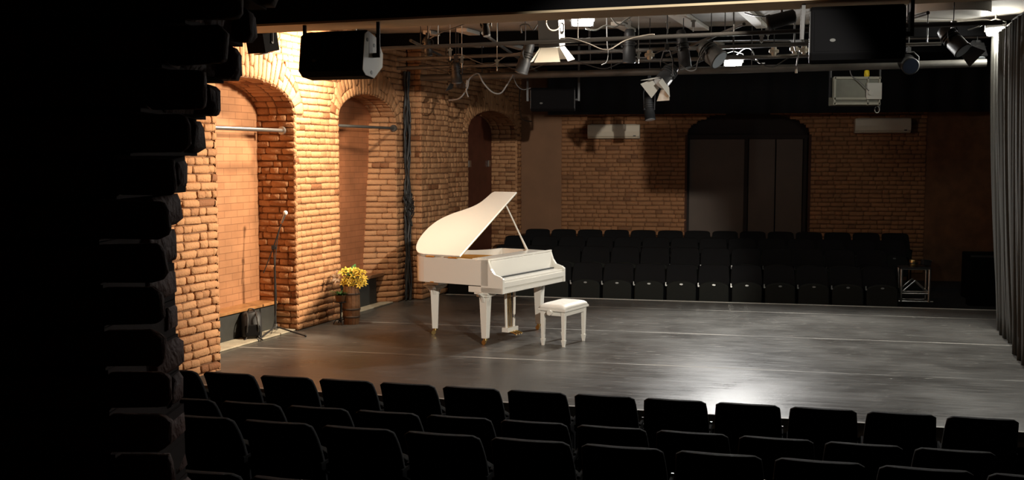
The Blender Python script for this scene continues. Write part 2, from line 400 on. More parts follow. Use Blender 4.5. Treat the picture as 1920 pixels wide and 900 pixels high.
SPL = [None, None, None]
for (a, b, zs, rise, _), dp in zip(OPS, DEPS):
    arch_ring(lw, Mf, a, b, zs, rise, .40)
    arch_soffit(lw, P, a, b, zs, rise, dp)
    if a < -.5 or a > 4:
        fR = lambda p, q, d, b=b: P(b - d, -p, q)
    else:                      # the second niche has a jamb that splays out towards its foot
        fR = lambda p, q, d, b=b, dp=dp: P(b - d - (p / dp) * (.10 + .30 * max(0, (2.3 - q) / 2.3)), -p, q)
    fL = lambda p, q, d, a=a: P(a + d, -p, q)
    for g in (fR, fL):
        lw.courses(g, 0, zs, lambda z, dp=dp: [(0, dp)], jit=.006, prot=.012); lw.back(g, -.4, zs, lambda z, dp=dp: [(0, dp)], dz=.5)
# pier between second and third niche
f1 = lambda p, q, d: P(p, .23 + d, q)
lw.courses(f1, 0, ZC, lambda z: [(2.1, 3.15)]); lw.back(f1, -.4, ZC, lambda z: [(2.1, 3.15)], dz=.5)
for sgn, s_ in ((-1, 2.1), (1, 3.15)):
    g = lambda p, q, d, s_=s_, sgn=sgn: P(s_ + sgn * d, p, q)
    lw.courses(g, 0, ZC, lambda z: [(0, .23)]); lw.back(g, -.4, ZC, lambda z: [(0, .23)], dz=.5)
# pier nearest the seats, standing proud
f2 = lambda p, q, d: P(p, .56 + d, q)
lw.courses(f2, -.4, ZC, lambda z: [(-6.2, -3.51)], jit=.006, prot=.01); lw.back(f2, -.4, ZC, lambda z: [(-9.2, -3.51)], dz=.5)
g = lambda p, q, d: P(-3.51 + d, p, q)
lw.courses(g, 0, ZC, lambda z: [(-.1, .56)]); lw.back(g, -.4, ZC, lambda z: [(-.1, .56)], dz=.5)
tag(lw.finish('wall_left', [M['brick'], M['mortar']]), 'rough orange brick side wall with arched niches and piers', kind='structure')

# back wall
A10 = R(10.2); BD = Vector((math.cos(A10), -math.sin(A10), 0)); BN = Vector((-math.sin(A10), -math.cos(A10), 0))   # along / towards the camera
B0 = P(7.3, 0, 0)
def Q(u, out, z): return B0 + BD * u + BN * out + Vector((0, 0, z))
def ub(px, py=330):           # distance along the back wall under a sight line
    d = ray(px, py); # solve B0 + BD*u = t*d (plan)
    det = BD.x * (-d[1]) - BD.y * (-d[0])
    return ((-B0.x) * (-d[1]) - (-B0.y) * (-d[0])) / det
uA, uB = ub(978), ub(1052); uD0, uD1 = ub(1288), ub(1516); uE = 9.6
bw = Bricks(); Mq = lambda p, q, d: Q(p, d, q)
bops = [(uA, uB, 3.2, .01, -.5), (uD0, uD1, 2.62, .42, -.5)]
bw.courses(Mq, 0.0, 3.3, openings_iv(0, 7.6, bops, .0), jit=.004, prot=.004)
bw.back(Mq, -.4, ZC, openings_iv(-.6, uE, bops, 0))
c_ = (uD0 + uD1) / 2
bops2 = bops[1]
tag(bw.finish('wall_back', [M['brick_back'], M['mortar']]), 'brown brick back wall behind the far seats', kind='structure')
m = MB(); m.box(Q((uA + uB) / 2, -.03, 1.6) , (uB - uA + .02, .05, 3.9), Matrix.Rotation(-A10, 3, 'Z'))
tag(m.build('trim_1', M['brown']), 'flat brown boarded strip in the corner of the back wall', kind='structure')
# arched double door in the back wall
d1 = thing('door_1', 'wide dark double door under a low arch in the back wall', 'door', Q(0, 0, 0)); tag(d1, kind='structure')
d1.location = (0, 0, 0)
def arch_poly(a, b, z0, zs, rise, n=18):
    c = (a + b) / 2; hw = (b - a) / 2
    return [(a, z0), (b, z0)] + [(c + hw * math.cos(PI * i / n), zs + rise * math.sin(PI * i / n)) for i in range(n + 1)]
m = MB(); m.prism(arch_poly(uD0, uD1, -.35, 2.62, .42), -.32, -.28, lambda x, y, z: Q(x, z, y)); m.build('backing_panel', M['plaster'], d1)
ux = [uD0 + .02, ub(1396), ub(1404), ub(1455), ub(1506)]
for a, b in ((ux[0], ux[1]), (ux[2], ux[3] - .01), (ux[3] + .01, ux[4])):
    m = MB(); m.box(Q((a + b) / 2, -.2, 1.07), (b - a, .05, 2.9), Matrix.Rotation(-A10, 3, 'Z')); m.build('door_leaf', M['door_dark'], d1, bevel=.006)
m = MB()
for a in (uD0 + .01, ux[1] + .03, uD1 - .05): m.box(Q(a, -.19, 1.08), (.07, .1, 2.92), Matrix.Rotation(-A10, 3, 'Z'))
m.box(Q((uD0 + uD1) / 2, -.19, 2.56), (uD1 - uD0, .1, .08), Matrix.Rotation(-A10, 3, 'Z')); m.build('door_frame', M['plaster'], d1, bevel=.005)
m = MB(); 
for u_ in (uD0, uD1): m.box(Q(u_ + (-.02 if u_ == uD0 else .02), -.16, 1.1), (.04, .33, 3.0), Matrix.Rotation(-A10, 3, 'Z'))
n = 18; hw = (uD1 - uD0) / 2
for i in range(n):
    t0, t1 = PI * i / n, PI * (i + 1) / n
    q = [Q(c_ + hw * math.cos(t), o, 2.62 + .42 * math.sin(t)) for t in (t0, t1) for o in (0, -.32)]
    m.add(q, [(0, 1, 3, 2)])
m.build('door_reveal', M['mortar_dark'], d1)

# other walls, floors, ceiling
def wallslab(name, a, b, z0, z1, th, ma, label):
    a = Vector(a); b = Vector(b); d = (b - a); L_ = math.hypot(d.x, d.y); n_ = Vector((-d.y, d.x, 0)).normalized() * th
    m = MB(); pl = [(a.x, a.y), (b.x, b.y), (b.x + n_.x, b.y + n_.y), (a.x + n_.x, a.y + n_.y)]; m.prism(pl, z0, z1)
    return tag(m.build(name, ma), label, kind='structure')
R0 = Q(uE, 0, 0)
wallslab('wall_right', (R0.x, R0.y, 0), (5.1, 8.0, 0), HALL, ZC, .2, M['plaster'], 'black wall behind the side curtain')
wallslab('wall_right_audience', (5.1, 8.0, 0), (5.1, -2.2, 0), HALL, ZC, .2, M['plaster'], 'black wall beside the audience')
LB_ = P(-9.2, .56, 0)
wallslab('wall_left_audience', (LB_.x, -2.2, 0), (LB_.x, LB_.y, 0), HALL, ZC, .2, M['plaster'], 'dark wall beside the audience')
wallslab('wall_front', (5.1, -2.2, 0), (LB_.x, -2.2, 0), HALL, ZC, .2, M['plaster'], 'dark wall behind the viewer')
m = MB(); m.prism([(-6.2, -2.4), (11, -2.4), (11, 23), (-6.2, 23)], HALL - .1, HALL); tag(m.build('floor', M['hall']), 'dark hall floor below the stage', kind='structure')
m = MB(); m.prism([(-6.2, -2.4), (11, -2.4), (11, 23), (-6.2, 23)], ZC, ZC + .12); tag(m.build('ceiling', M['ceil']), 'grey ceiling above the lighting grid', kind='structure')
# stage
n0 = fl(692, 741); n1 = fl(1773, 803); nd = (n1 - n0).normalized(); f0 = fl(860, 552); f1_ = fl(1815, 580); fd = (f1_ - f0).normalized()
sa = n0 - nd * 2.4; sb = n1 + nd * 3.0; sc_ = f1_ + fd * 1.9; sd = f0 - fd * .25
m = MB(); m.prism([(sa.x, sa.y), (sb.x, sb.y), (sc_.x, sc_.y), (sd.x, sd.y), (-1.1, 17.5), (-4.9, 11.8)], -.08, 0)
tag(m.build('floor_stage', M['floor']), 'worn black vinyl dance floor of the stage', kind='structure')
m = MB()
def strip(a, b, wd, z0, z1, side):
    d = (b - a).normalized(); n_ = Vector((-d.y, d.x, 0)) * wd * side
    m.prism([(a.x, a.y), (b.x, b.y), (b.x + n_.x, b.y + n_.y), (a.x + n_.x, a.y + n_.y)], z0, z1)
strip(sa, sb, .04, -.12, .004, 1); strip(f0 - fd * .2, f1_ + fd * 1.7, .05, -.09, .006, -1)
tag(m.build('trim_2', M['greyplate'], bevel=.004), 'pale edging strips of the stage', kind='structure')
m = MB(); strip(sa, sb, .03, HALL, -.12, -1); strip(f0 - fd * .2, f1_ + fd * 1.7, .03, HALL, -.09, 1); strip(sa + Vector((0, .5, 0)), sb + Vector((0, .5, 0)), .05, HALL, -.08, 1)
tag(m.build('trim_3', M['matte']), 'black stage fascia', kind='structure')
# beam over the stage front
ZB = 3.39; ba = fl(740, 37, ZB); bb = fl(1500, 1, ZB); bd = (bb - ba).normalized(); bn = Vector((-bd.y, bd.x, 0))
b0 = ba - bd * 3.6; b1 = bb + bd * 3.6
m = MB(); m.prism([(b0.x, b0.y), (b1.x, b1.y), (b1.x + bn.x * .5, b1.y + bn.y * .5), (b0.x + bn.x * .5, b0.y + bn.y * .5)], ZB + .02, ZC - .01)
tag(m.build('trim_4', M['matte']), 'black downstand beam above the stage front', kind='structure')
m = MB(); m.prism([(b0.x + bn.x * .01, b0.y + bn.y * .01), (b1.x + bn.x * .01, b1.y + bn.y * .01), (b1.x + bn.x * .5, b1.y + bn.y * .5), (b0.x + bn.x * .5, b0.y + bn.y * .5)], ZB, ZB + .02)
tag(m.build('trim_5', M['beam_under']), 'pale board under the stage front beam', kind='structure')
# ceiling battens running away from the viewer
m = MB()
for px, py0, py1, wd in ((800, 60, 95, .12), (865, 56, 70, .16), (955, 84, 98, .12), (1270, 26, 52, .22), (1310, 62, 82, .2), (1388, 12, 48, .14), (1155, 44, 56, .14), (1480, 60, 90, .16), (1640, 20, 60, .2)):
    a = fl(px, py0, ZC - .03); L_ = 2.0
    b = a + T * L_ ; m.box((a + b) / 2 , (wd, L_, .05), Matrix.Rotation(-R(20), 3, 'Z'))
tag(m.build('trim_6', M['ceil_strip'], bevel=.005), 'pale battens on the ceiling', kind='structure')
m = MB()
for px, py in ((700, 77), (1480, 52)): pass
for s_, wd in ((fl(760, 76, ZC - .1), .12), (fl(760, 104, ZC - .1), .16), (fl(800, 120, ZC - .1), .1)):
    b = s_ + BD * 11; a = s_ - BD * .9; m.box((a + b) / 2, ((b - a).length, wd, .18), Matrix.Rotation(-A10, 3, 'Z'))
tag(m.build('trim_7', M['matte']), 'dark joists across the ceiling', kind='structure')
# black masking cloth high along the back wall
bc = thing('masking_border', 'long black masking cloth hung high across the back wall', 'stage drape', Q(4.9, .55, 2.98))
bc.rotation_euler = (0, 0, -A10)
m = MB(); n = 120; vs = []; Lc = 8.6
for i in range(n + 1):
    x = -Lc / 2 + Lc * i / n; y = .03 * math.sin(i * 1.1) + .02 * math.sin(i * .47)
    vs += [(x, y, 0), (x, y, .9), (x, y + .012, .9), (x, y + .012, 0)]
fs = []
for i in range(n):
    a = 4 * i; fs += [(a + 4, a, a + 1, a + 5), (a + 2, a + 3, a + 7, a + 6), (a + 1, a + 2, a + 6, a + 5), (a + 3, a, a + 4, a + 7)]
fs += [(0, 1, 2, 3), (4 * n, 4 * n + 3, 4 * n + 2, 4 * n + 1)]
m.add(vs, fs, True); m.build('cloth', M['border'], bc)
m = MB(); m.cyl((-Lc / 2, .006, .9), (Lc / 2, .006, .9), .022); 
m.build('rail', M['black'], bc)

# near dark wall with the broken edge of the arch we look through
prof = [(-100, 560), (0, 522), (45, 492), (92, 462), (130, 455), (160, 425), (195, 413), (240, 386), (280, 386), (330, 358), (368, 358), (428, 330), (470, 341), (520, 334), (590, 341), (640, 349), (690, 345), (735, 354), (800, 354), (870, 361), (940, 362), (2000, 362)]
def edge_px(y):
    for (a, xa), (b, xb) in zip(prof, prof[1:]):
        if a <= y <= b: return xa + (xb - xa) * (y - a) / (b - a)
    return 362
YN = 2.45
nb = Bricks(); Mn = lambda p, q, d: Vector((p, YN - .45 - d, q))
def edge_x(z):
    # image row of height z at depth YN
    zz = z - CAMZ; dep = YN * math.cos(PITCH) - zz * math.sin(PITCH); up = YN * math.sin(PITCH) + zz * math.cos(PITCH)
    y = 450 - F_PX * up / dep; return (edge_px(y) - 960) / F_PX * dep
hh = .082; zt = 3.0; rows = int((zt - HALL) / hh)
for r_ in range(rows):
    za = HALL + r_ * hh; zb = za + hh; ex = edge_x((za + zb) / 2) + rnd.uniform(-.006, .006)
    xf = ex * (YN - .45) / YN - .015     # front face: kept outside the sight line of the far edge
    cur = xf
    nb.mi = 0
    # jamb bricks: rounded ends reach ex on the far arris
    cur2 = YN - .45; 
    while cur2 < YN - .02:
        e = min(YN, cur2 + rnd.choice((.12, .24)))
        if YN - e < .06: e = YN
        exx = ex if e >= YN - .01 else ex - .02 - rnd.random() * .015
        q = [(cur2 + .004, za + .006), (e - .004, za + .006), (e - .004, zb - .006), (cur2 + .004, zb - .006)]
        nb.brick(q, lambda p, q_, d, exx=exx: Vector((exx + d * 1.2 - .004, p, q_)), 0, .004, th=.22, rec=.008); cur2 = e
    cur = xf - .02
    while cur > -2.6:
        L_ = rnd.choice((.12, .25)); nb.brick([(cur - L_ + .005, za + .006), (cur - .005, za + .006), (cur - .005, zb - .006), (cur - L_ + .005, zb - .006)], Mn, rnd.uniform(-.006, .006), .004); cur -= L_
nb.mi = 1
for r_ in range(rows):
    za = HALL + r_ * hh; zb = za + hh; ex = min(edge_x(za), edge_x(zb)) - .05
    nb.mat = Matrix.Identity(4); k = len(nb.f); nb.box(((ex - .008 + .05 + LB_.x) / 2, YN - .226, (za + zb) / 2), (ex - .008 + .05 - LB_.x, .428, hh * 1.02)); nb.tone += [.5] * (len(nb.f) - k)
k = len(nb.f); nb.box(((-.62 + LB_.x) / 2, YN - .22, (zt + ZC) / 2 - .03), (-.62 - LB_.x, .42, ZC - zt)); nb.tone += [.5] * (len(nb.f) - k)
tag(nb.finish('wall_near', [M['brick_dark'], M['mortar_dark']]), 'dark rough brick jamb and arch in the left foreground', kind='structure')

# niche fillings
def uvpoly(name, poly, fn, ma, parent=None, th=.03):
    m = MB(); m.prism(poly, -th, 0, fn); o = m.build(name, ma, parent)
    uv = o.data.uv_layers.new(name='UVMap'); n = len(poly)
    for p in o.data.polygons:
        for li in p.loop_indices:
            vi = o.data.loops[li].vertex_index % n; uv.data[li].uv = poly[vi]
    return o
for k, (op, dp, pm, lab) in enumerate(zip(OPS[:2], DEPS[:2], (M['panel1'], M['panel2']), ('smooth orange brick infill of the first niche', 'smooth red brick infill of the second niche'))):
    a, b, zs, rise, _ = op; wn = thing('window_%d' % (k + 1), lab, 'window', (0, 0, 0)); tag(wn, kind='structure')
    uvpoly('infill', arch_poly(a - .02, b + .02, .36, zs, rise + .02), lambda x, y, z, dp=dp: P(x, -dp + z + .012, y), pm, wn)
    rot = Matrix.Rotation(R(90 - 20), 3, 'Z')
    bo = .32 if k == 0 else .2
    m = MB(); m.box(P((a + b) / 2, -(bo - .04 + dp) / 2, .35 if k == 0 else .43), (b - a - .02, dp - bo + .04, .035 if k == 0 else .05), rot)
    m.build('sill', M['wood'] if k == 0 else M['brick_back'], wn, bevel=.006)
    m = MB(); m.box(P((a + b) / 2 - (.0 if k == 0 else .14), -bo - .02, .165 if k == 0 else .2), (b - a - (.02 if k == 0 else .3), .03, .33 if k == 0 else .4), rot); m.build('base_board', M['panel_dark'], wn, bevel=.004)
    m = MB(); m.box(P((a + b) / 2 - (.0 if k == 0 else .1), -bo * .55, .012), (b - a - .02, bo * .9, .02), rot); m.build('threshold', M['stone'], wn, bevel=.006)
# handle on first infill
m = MB(); hp = P(-2.28, -.50, .93); m.box(hp, (.02, .05, .10), rot); m.cyl(hp + NO * .02, hp + NO * .05 + Vector((.0, .0, .06)), .012)
tag(m.build('infill_handle', M['black'], bevel=.003), 'small black handle on the orange brick infill beside the near pier', 'handle')
a, b, zs, rise, _ = OPS[2]; dn = thing('door_2', 'dark red brown door set deep in the third arched niche', 'door'); tag(dn, kind='structure')
m = MB(); m.prism(arch_poly(a, b, -.35, zs, rise), -.04, 0, lambda x, y, z: P(x, -DEPS[2] + z + .03, y)); m.build('door_leaf', M['arch_door'], dn)
m = MB()
for z in (.9, 2.05):
    for s_ in (a + 1.3, a + 2.3): m.box(P(s_, -DEPS[2] + .05, z), (.1, .02, .12), rot)
m.build('hinge', M['steel'], dn)
for k, (pa, pb, Ya, rr, lab, ma) in enumerate((((380, 226), (514, 236), None, .024, 'pale steel rod across the first arched niche', 'steel'), ((640, 239), (727, 243), None, .02, 'dark steel rod across the second arched niche', 'pipe'))):
    a, b, zs, rise, _ = OPS[k]; z = 2.50 if k == 0 else 2.60
    p0 = P(a + .02, -.16, z + .0); p1 = P(b - .03, -.16 if k == 0 else -.02, z)
    th_ = thing('curtain_rod', lab, 'rod', p0)
    m = MB(); m.cyl((0, 0, 0), p1 - p0, rr); m.build('rod', M[ma], th_)
    m = MB(); m.cyl(p1 - p0 - T * .03, p1 - p0, .05, n=16); m.build('flange', M[ma], th_)
    m = MB(); m.cyl((0, 0, 0), T * .03, .05, n=16); m.build('flange', M[ma], th_)
# ================================================================== GRAND PIANO  (local x = along the keyboard, y = towards the tail)
PA = R(59)
pno = thing('grand_piano', 'white baby grand piano with raised lid standing on the black stage', 'piano', (-.1025, 12.0, 0), PA)
OUT = [(0, 1.10), (.03, 1.20), (.13, 1.29), (.28, 1.355), (.45, 1.385), (.62, 1.385), (.78, 1.345), (.92, 1.25), (1.02, 1.14), (1.11, 1.05), (1.22, .99), (1.36, .965), (1.46, .955), (1.5, .93)]
OUT = [(p.x, p.y) for p in smoothpts([(x, y, 0) for x, y in OUT], 4)]
def inset(poly, d):
    n = len(poly); o = []
    for i in range(n):
        a = Vector(poly[i - 1]); b = Vector(poly[i]); c = Vector(poly[(i + 1) % n])
        t = ((b - a).normalized() + (c - b).normalized()); t.normalize(); o.append((b.x - t.y * d, b.y + t.x * d))
    return o
RIM = [(0, .2)] + OUT + [(1.5, .2)]         # clockwise seen from above
def ring(m, outer, inner, z0, z1):
    n = len(outer); vs = [(x, y, z) for z in (z0, z1) for pl in (outer, inner) for x, y in pl]
    O0, I0, O1, I1 = 0, n, 2 * n, 3 * n; fs = []
    for i in range(n - 1):
        j = i + 1
        fs += [(O0 + i, O1 + i, O1 + j, O0 + j), (I0 + j, I1 + j, I1 + i, I0 + i), (O1 + i, I1 + i, I1 + j, O1 + j), (O0 + j, I0 + j, I0 + i, O0 + i)]
    fs += [(O0, I0, I1, O1), (O0 + n - 1, O1 + n - 1, I1 + n - 1, I0 + n - 1)]
    m.add(vs, fs)
inn = inset(RIM[::-1], .04)[::-1]; inn[0] = (.04, .2); inn[-1] = (1.46, .2)
m = MB(); ring(m, RIM, inn, .70, 1.0)
body = m.build('case', M['white'], pno, bevel=.006)
m = MB(); m.prism([(x, y) for x, y in inset(RIM[::-1], .03)], .70, .74); m.build('bottom_board', M['white'], pno)
m = MB(); m.prism([(x, y) for x, y in inset([(0.02, .42)] + OUT + [(1.48, .42)], -.035)][::-1], .88, .90)
sb_ = m.build('soundboard', M['gold'], pno)
m = MB()
for i in range(15):
    x = .14 + i * .075; m.cyl((x, .46, .935), (x * .55 + .35, 1.22 - abs(x - .5) * .45, .935), .0022, n=5)
for x0, x1 in ((.35, .5), (.7, .66), (1.05, .9)): m.box(((x0 + x1) / 2, .78, .94), (.03, .75, .03), Matrix.Rotation(math.atan2(x0 - x1, .75), 3, 'Z'))
m.build('iron_frame', M['gold'], pno)
m = MB(); m.box((.75, .33, .965), (1.42, .26, .03)); m.build('top_board', M['white'], pno, bevel=.004)
m = MB(); m.box((.75, .50, .955), (1.42, .10, .05)); m.build('pin_block', M['gold'], pno)
# music desk folded flat
m = MB(); m.box((.75, .36, .995), (1.36, .2, .018)); m.build('music_desk', M['white'], pno, bevel=.004)
# cheeks
ck = [(0, .62), (0, .79), (.035, .815), (.12, .84), (.165, .90), (.20, 1.0), (.30, 1.0), (.30, .62)]
for x0, x1 in ((0, .04), (1.46, 1.5)):
    m = MB(); m.prism(ck, x0, x1, lambda x, y, z: (z, x, y)); m.build('cheek', M['white'], pno, bevel=.005)
m = MB(); m.box((.75, .24, .655), (1.5, .46, .07)); m.build('keybed', M['white'], pno, bevel=.006)
m = MB(); m.box((.75, .012, .72), (1.43, .024, .06)); m.box((.75, .05, .712), (1.42, .06, .04)); m.build('key_slip', M['white'], pno, bevel=.003)
m = MB(); m.box((.75, .10, .765), (1.42, .17, .03), Matrix.Rotation(R(4), 3, 'X')); m.build('fallboard', M['white'], pno, bevel=.006)   # closed lid over the keys
m = MB(); m.box((.75, .185, .88), (1.42, .02, .21), Matrix.Rotation(R(-6), 3, 'X')); m.build('fallboard', M['white'], pno, bevel=.004)
m = MB(); m.box((.75, .150, .790), (1.38, .035, .014)); m.build('felt_strip', M['panel_dark'], pno)
m = MB(); m.box((.75, .21, 1.0), (1.5, .03, .022)); m.cyl((.75, .194, .985), (.75, .185, .985), .006); m.build('front_rail', M['white'], pno, bevel=.004)
# lid
lid_r = bpy.data.objects.new('lid', None)
LP = [(0, .58)] + OUT + [(1.5, .60)]
c28, s28 = math.cos(R(28)), math.sin(R(28))
m = MB(); m.prism(LP[::-1], 0, .022, lambda x, y, z: (x * c28 - z * s28, y, 1.014 + x * s28 + z * c28)); lid = m.build('lid', M['white'], pno, bevel=.006)
m = MB()
for y in (.68, 1.0): m.box((-.004, y, 1.006), (.02, .12, .012)); m.cyl((-.01, y - .06, 1.01), (-.01, y + .06, 1.01), .006)
m.build('hinge', M['brass'], pno)
m = MB(); m.prism([(.04, .585), (1.46, .605), (1.46, .63), (.04, .61)], -.008, .0, lambda x, y, z: (x * c28 - z * s28, y, 1.014 + x * s28 + z * c28)); m.build('lid_lip', M['brass'], lid, label='narrow golden edge strip')
# prop
pb_ = Vector((1.40, .50, 1.0)); pt_ = Vector((1.22 * c28, .62, 1.014 + 1.22 * s28))
m = MB(); m.cyl(pb_, pb_.lerp(pt_, .25), .017, .012); m.cyl(pb_.lerp(pt_, .25), pt_, .011, .009); m.build('prop_stick', M['white'], pno)
# legs
def leg(x, y, rot=0):
    m = MB(); m.mat = Matrix.Translation((x, y, 0)) @ Matrix.Rotation(rot, 4, 'Z')
    m.box((0, 0, .325), (.105, .105, .49), taper=.66)
    m.box((0, 0, .585), (.15, .15, .035)); m.box((0, 0, .61), (.19, .19, .02))
    for sx in (-1, 1):
        m.prism([(sx * .052, .50), (sx * .052, .62), (sx * .15, .62), (sx * .14, .60), (sx * .075, .565)][::sx], -.02, .02, lambda a, b, c: (a, c, b))
        m.prism([(sx * .052, .50), (sx * .052, .62), (sx * .15, .62), (sx * .14, .60), (sx * .075, .565)][::-sx], -.02, .02, lambda a, b, c: (c, a, b))
    o = m.build('leg', M['white'], pno, bevel=.004)
    q = MB(); q.mat = Matrix.Translation((x, y, 0)) @ Matrix.Rotation(rot, 4, 'Z')
    q.cyl((0, 0, .055), (0, 0, .085), .028); q.box((0, .012, .045), (.034, .04, .02)); q.cyl((-.012, .02, .026), (.012, .02, .026), .026, n=16)
    q.build('castor', M['brass'], o, label='brass castor wheel'); return o
leg(.10, .30); leg(1.38, .31); l3 = leg(.40, 1.22, R(30))
m = MB(); m.mat = Matrix.Translation((.40, 1.2, 0)); m.box((0, 0, .665), (.2, .2, .08)); m.build('leg_block', M['white'], pno, bevel=.004)
# lyre and pedals
ly = MB()
for sx in (-1, 1): ly.tube(smoothpts([(.72 + sx * .105, .34, .62), (.72 + sx * .10, .34, .40), (.72 + sx * .092, .34, .22), (.72 + sx * .085, .34, .11)], 3), .017, 8)
ly.box((.72, .34, .10), (.24, .09, .055)); ly.box((.72, .34, .60), (.28, .12, .04)); 
lo = ly.build('pedal_lyre', M['white'], pno, bevel=.003)
m = MB(); 
for sx in (-1, 0, 1): m.cyl((.72 + sx * .04, .34, .12), (.72 + sx * .03, .36, .62), .004, n=6)
m.build('pedal_rod', M['brass'], lo)
for sx in (-1, 0, 1):
    m = MB(); m.tube([(.72 + sx * .06, .33, .075), (.72 + sx * .06, .26, .07), (.72 + sx * .06, .21, .05)], [.008, .011, .014], 8); m.build('pedal', M['brass'], lo)
m = MB(); m.box((-.002, .98, .705), (.006, .05, .012)); m.build('latch', M['brass'], pno)

# ================================================================== BENCH
BL = fl(1017, 647); BM_ = fl(1058, 651); BR = fl(1098, 638)
bang = math.atan2(BR.y - BM_.y, BR.x - BM_.x)
bx = Vector((math.cos(bang), math.sin(bang), 0)); by = Vector((-bx.y, bx.x, 0))
bcn = BM_ + bx * .245 + by * .14
bench = thing('piano_bench', 'white padded adjustable piano bench in front of the white piano', 'bench', bcn, bang)
for sx in (-1, 1):
    for sy in (-1, 1):
        m = MB(); x, y = sx * .25, sy * .135
        m.mat = Matrix.Translation((x, y, 0)); m.box((0, 0, .25), (.05, .05, .32), taper=.72); m.box((0, 0, .085), (.034, .034, .012)); m.box((0, 0, .045), (.048, .048, .075), taper=.6); m.box((0, 0, .005), (.03, .03, .01))
        m.build('leg', M['white'], bench, bevel=.003)
m = MB(); m.box((0, -.145, .385), (.50, .02, .06)); m.box((0, .145, .385), (.50, .02, .06)); m.box((-.255, 0, .385), (.02, .28, .06)); m.box((.255, 0, .385), (.02, .28, .06)); m.build('apron', M['white'], bench, bevel=.003)
m = MB(); m.box((0, 0, .425), (.60, .36, .03)); fr = m.build('seat_frame', M['white'], bench, bevel=.006)
m = MB(); nx, ny = 24, 16; vs = []
def cush(u, v):
    x = (u - .5) * .60; y = (v - .5) * .36; e = min(1, (1 - abs(2 * u - 1) ** 8)) * min(1, (1 - abs(2 * v - 1) ** 6)); d = 0
    for bx_ in (-.18, -.06, .06, .18):
        for by_ in (-.07, .07): d += math.exp(-((x - bx_) ** 2 + (y - by_) ** 2) / .0005)
    return (x, y, .44 + .055 * e ** .5 - .010 * d)
for j in range(ny + 1):
    for i in range(nx + 1): vs.append(cush(i / nx, j / ny))
fs = [(j * (nx + 1) + i, j * (nx + 1) + i + 1, (j + 1) * (nx + 1) + i + 1, (j + 1) * (nx + 1) + i) for j in range(ny) for i in range(nx)]
rim_ = [i for i in range(nx + 1)] + [j * (nx + 1) + nx for j in range(1, ny + 1)] + [ny * (nx + 1) + i for i in range(nx - 1, -1, -1)] + [j * (nx + 1) for j in range(ny - 1, 0, -1)]
fs.append(tuple(rim_[::-1])); m.add(vs, fs, True); m.build('cushion', M['white_leather'], bench)
m = MB(); m.cyl((-.26, 0, .40), (-.33, 0, .40), .012); m.cyl((-.32, 0, .40), (-.355, 0, .40), .032, n=10); m.build('height_knob', M['white'], bench, bevel=.002)

